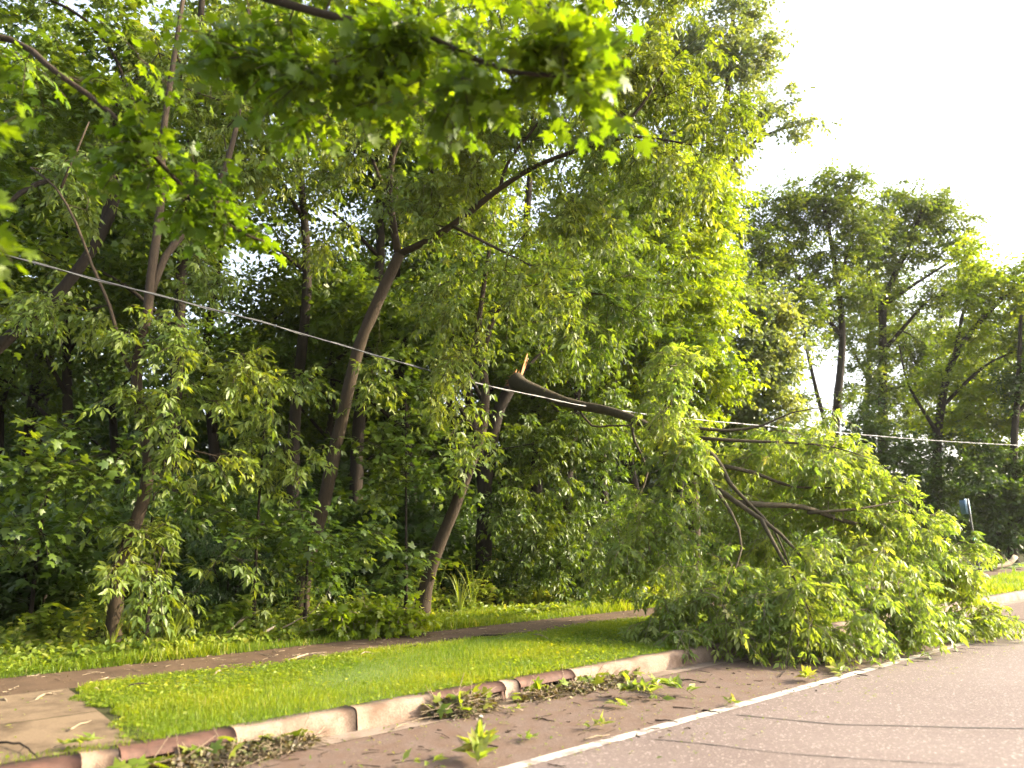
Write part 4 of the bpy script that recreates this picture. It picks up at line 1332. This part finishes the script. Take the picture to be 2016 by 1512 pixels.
for i, (a, b, c, mt, lab) in enumerate([
    ((575, 1305), (615, 1296), (658, 1293), 'twig_pale', 'long pale curved stick on the muddy path'),
    ((715, 1298), (728, 1292), (745, 1290), 'twig_pale', 'short pale forked twig on the path below the vine mound'),
    ((800, 1280), (825, 1279), (842, 1275), 'bark_dark', 'dark twig on the path left of the curved trunk'),
    ((942, 1256), (975, 1257), (1004, 1253), 'bark_dark', 'dark long stick across the path in front of the snapped trunk'),
    ((880, 1268), (900, 1264), (925, 1262), 'bark_dark', 'small dark twig on the path below the tall grass'),
    ((1062, 1252), (1080, 1258), (1096, 1262), 'twig_pale', 'thin pale twig at the far end of the path'),
    ((60, 1392), (100, 1376), (130, 1376), 'twig_pale', 'pale curved twig where the path meets the slabs'),
    ((0, 1387), (12, 1388), (24, 1390), 'twig_pale', 'short pale twig at the left edge of the path'),
    ((430, 1333), (440, 1330), (450, 1326), 'twig_pale', 'tiny pale twig on the path behind the lawn'),
    ((185, 1366), (195, 1366), (206, 1365), 'twig_pale', 'tiny light twig on the path left of the lawn'),
    ((250, 1362), (280, 1357), (305, 1352), 'bark_dark', 'flat brown twig on the path beside the lawn corner')]):
    stick([gp(*a, pz) + N2 * .12, gp(*b, pz) + N2 * .12 + ZUP * .03, gp(*c, pz) + N2 * .12], (.016 if 'long' in lab else .011) if mt == 'twig_pale' else .013, mt, lab, seed=20 + i)
for i, (a, b, c, mt, lab) in enumerate([
    ((138, 1436), (150, 1428), (180, 1418), 'twig_pale', 'pale twig curl against the lawn edge on the slabs'),
    ((0, 1462), (40, 1464), (72, 1490), 'bark_dark', 'dark thin twig on the front concrete slab')]):
    stick([gp(*a, .17), gp(*b, .185), gp(*c, .17)], .008, mt, lab, seed=40 + i)
for i, (a, b, c, mt, r, lab) in enumerate([
    ((1300, 1338), (1345, 1337), (1390, 1342), 'bark_dark', .009, 'dark twig on the shoulder under the fallen crown edge'),
    ((1290, 1418), (1312, 1420), (1335, 1423), 'bark_dark', .007, 'dark twig on the asphalt just left of the white line'),
    ((1385, 1399), (1400, 1403), (1415, 1405), 'bark_dark', .008, 'brown twig lying on the white line'),
    ((1535, 1332), (1545, 1322), (1550, 1316), 'bark_dark', .006, 'small dark twig standing on end near the fallen crown'),
    ((1150, 1458), (1175, 1452), (1200, 1446), 'twig_pale', .006, 'pale thin twig on the shoulder left of the white line'),
    ((775, 1431), (790, 1427), (805, 1425), 'twig_pale', .006, 'short pale twig on the asphalt by the gutter')]):
    stick([onroad(*a) + ZUP * .012, onroad(*b) + ZUP * .02, onroad(*c) + ZUP * .012], r, mt, lab, seed=50 + i, side=i < 3)

# sprigs of torn green leaves on the road -------------------------------------------


def sprig(px, py, label, seed, L=.28, n=14, size=.085, up=.5, az=None, z=.01, where=None):
    rg = np.random.default_rng(seed)
    b = onroad(px, py) if where is None else where
    a = rg.random() * 6.28 if az is None else az
    d = np.array([math.cos(a), math.sin(a), 0])
    root = thing('leaf_sprig', label, 'leaf sprig', b, 'leafy sprigs dropped by the storm')
    pts = np.array([[0, 0, .012], d * L * .5 + ZUP * (.03 + up * L * .15), d * L + ZUP * (.02 + up * L * .25)])
    q = smooth_line(pts, .04)
    link('stem', tube_mesh('stem', q, np.linspace(.004, .002, len(q)), 'twig_pale', 5), root)
    t = rg.random(n) ** .6
    pos = np.array([np.interp(t, np.linspace(0, 1, len(q)), q[:, k]) for k in range(3)]).T
    ax = rg.standard_normal((n, 3)); ax[:, 2] = np.abs(ax[:, 2]) * up
    ax = norm(norm(ax) + d * .5)
    LP = np.concatenate([pos, pos + .02 * ax]); LA = np.concatenate([ax, norm(ax + .6 * rg.standard_normal((n, 3)) * np.array([1, 1, .2]))])
    LA[:, 2] = np.maximum(LA[:, 2], .02)
    link('foliage', leaf_mesh('foliage', 'leaflet', LP, norm(LA), norm(ZUP + .5 * rg.standard_normal((2 * n, 3))), 1.3 * size * (.6 + .6 * rg.random(2 * n)), 'leaf_fallen', .3 + .7 * rg.random(2 * n)), root)


for i, q in enumerate([
    (940, 1508, 'bushy bright green sprig standing on the asphalt at the bottom edge', .22, 34, .11, 1.4),
    (778, 1502, 'thin pale sprig with few leaves beside the bushy one at the bottom', .30, 9, .07, .5),
    (1262, 1362, 'pale leaf sprig at the left end of the cluster by the shoulder', .30, 14, .10, .5),
    (1305, 1375, 'large bright green leaf bunch in the middle of the shoulder', .35, 30, .11, .7),
    (1370, 1372, 'upright yellow green leaf sprig right of the large bunch', .26, 14, .10, 1.0),
    (1245, 1392, 'small flat sprig in front of the leaf cluster', .16, 8, .07, .3),
    (1155, 1435, 'small yellow green leaf tuft alone on the asphalt', .14, 9, .07, .6),
    (1052, 1451, 'flat scrap of leaves on the asphalt nearest to the bottom sprig', .16, 8, .06, .2),
    (985, 1452, 'flat torn leaf scrap left of the other scrap on the asphalt', .14, 7, .06, .2),
    (1595, 1335, 'green sprig lying left of the white line close to the fallen crown', .22, 16, .10, .7),
    (1660, 1330, 'low green sprig beside the white line under the fallen crown', .24, 14, .10, .3),
    (1455, 1386, 'small yellow leaf tuft next to the white line', .12, 7, .06, .5),
    (1260, 1322, 'dark green sprig lying against the kerb end', .35, 26, .11, .5),
    (1335, 1292 + 60, 'small sprig in the gutter right of the kerb end', .2, 8, .07, .3),
    (1030, 1397, 'tiny leaf scrap below the drain with the open slot', .12, 6, .05, .2)]):
    sprig(q[0], q[1], q[2], 700 + i, q[3], q[4], q[5], q[6])
sprig(0, 0, 'flat green sprig on the front concrete slab at the left', 720, .25, 12, .07, .2, 0.3, where=G(105, 1475, .165))

# ------------------------------------------------------------------ cable, sign, log
TC = 8.5
cab = [(-260, 415), (0, 499), (300, 579), (500, 630), (700, 688), (900, 745), (1000, 768), (1100, 789), (1152, 800), (1220, 808), (1270, 815), (1400, 829), (1500, 838), (1700, 856), (1850, 868), (2016, 877), (2130, 881)]
cp_ = smooth_line([P(x, y, Yt(x, y, TC)) for x, y in cab], .3)
o = cp_[0].copy()
cable = thing('overhead_cable', 'black cable crossing the whole view, pressed down by the broken limb', 'cable', o)
ph = np.arange(len(cp_)) * .9
off = np.stack([np.zeros(len(cp_)), np.cos(ph) * .014, np.sin(ph) * .014], 1)
link('conductor', tube_mesh('conductor', cp_ - o, np.full(len(cp_), .010), 'cable_rubber', 8, 0), cable)
fine = smooth_line(cp_, .08)
ph = np.arange(len(fine)) * .5
off = np.stack([np.zeros(len(fine)), np.cos(ph) * .013, np.sin(ph) * .013], 1)
link('messenger_wire', tube_mesh('messenger_wire', fine + off - o, np.full(len(fine), .0045), 'galvanised', 5, 0), cable)

# road sign at the far right, seen from behind at an angle
sb = P(1926, 1100, 24.0); sb[2] = .05
sg = thing('road_sign', 'blue road sign on a thin galvanised post at the right edge', 'road sign', sb)
up_ = P(1905, 988, 24.0)
hh = up_[2] + .05
lean = np.array([up_[0] - sb[0], .0, hh])
q = np.array([[0, 0, 0], lean * .5, lean])
link('post', tube_mesh('post', smooth_line(q, .3), np.full(len(smooth_line(q, .3)), .032), 'galvanised', 8, 0), sg)


def box_mesh(name, c, ex, ey, ez, mat, bev=.15):
    """Thin bevelled plate: ex, ey, ez are half-extent vectors."""
    V, F = [], []
    out = [(-1, -1 + bev), (-1 + bev, -1), (1 - bev, -1), (1, -1 + bev), (1, 1 - bev), (1 - bev, 1), (-1 + bev, 1), (-1, 1 - bev)]
    for sy in (-1, 1):
        V += [c + ex * a + ez * b + ey * sy for a, b in out]
    F = [tuple(range(8)), tuple(range(15, 7, -1))] + [(i, i + 8, (i + 1) % 8 + 8, (i + 1) % 8) for i in range(8)]
    return poly_mesh(name, np.array(V), F, mat)


exd = norm(np.array([.75, .66, 0])); eyd = np.array([-exd[1], exd[0], 0]); ezd = norm(lean)
link('sign_panel', box_mesh('sign_panel', lean * .90 + eyd * .05 + exd * .06, exd * .22, eyd * .006, ezd * .24, 'sign_back'), sg)
exd2 = norm(np.array([.95, -.3, 0])); eyd2 = np.array([-exd2[1], exd2[0], 0])
link('side_panel', box_mesh('side_panel', lean * .89 - exd2 * .10 + eyd2 * .06, exd2 * .13, eyd2 * .006, ezd * .22, 'sign_back'), sg)
link('reflector_band', tube_mesh('reflector_band', np.array([lean * .46, lean * .50]), np.array([.038, .038]), 'sign_green', 8, 0), sg)

# broken pale log on the far grass
lg = [P(1950, 1118, 25.5), P(1985, 1110, 25.6), P(1999, 1096, 25.7)]
lg[0][2] = .22
p = smooth_line(lg, .15)
ob = link('broken_log', tube_mesh('broken_log', p - p[0], np.linspace(.10, .08, len(p)), 'pale_wood', 9, .12, 3), None, p[0])
tag(ob, 'pale broken log lying on the grass by the road sign', 'log')
stick([P(1880, 1128, 22), P(1960, 1118, 22), P(2010, 1122, 22)], .02, 'bark_dark', 'bare dark branch poking out past the right end of the fallen crown', seed=90)

# ------------------------------------------------------------------ evening haze
hm = bpy.data.materials.new('haze')
hm.use_nodes = True
MATS['haze'] = hm
hm.node_tree.nodes.clear()
pv = hm.node_tree.nodes.new("ShaderNodeVolumePrincipled")
pv.inputs['Color'].default_value = (.93, .93, .90, 1)
pv.inputs['Density'].default_value = .0002
pv.inputs['Anisotropy'].default_value = .3
ho = hm.node_tree.nodes.new("ShaderNodeOutputMaterial")
hm.node_tree.links.new(pv.outputs[0], ho.inputs['Volume'])
a, b, c0, c1 = 700.0, 700.0, -1.6, 36.0
V = [(x, y, z) for z in (c0, c1) for x, y in ((-a, -b), (a, -b), (a, b), (-a, b))]
hz = link('haze', poly_mesh('haze', V, [(3, 2, 1, 0), (4, 5, 6, 7), (0, 1, 5, 4), (1, 2, 6, 5), (2, 3, 7, 6), (3, 0, 4, 7)], 'haze'))
tag(hz, 'thin warm evening haze over the road and wood', 'haze', None, 'stuff')
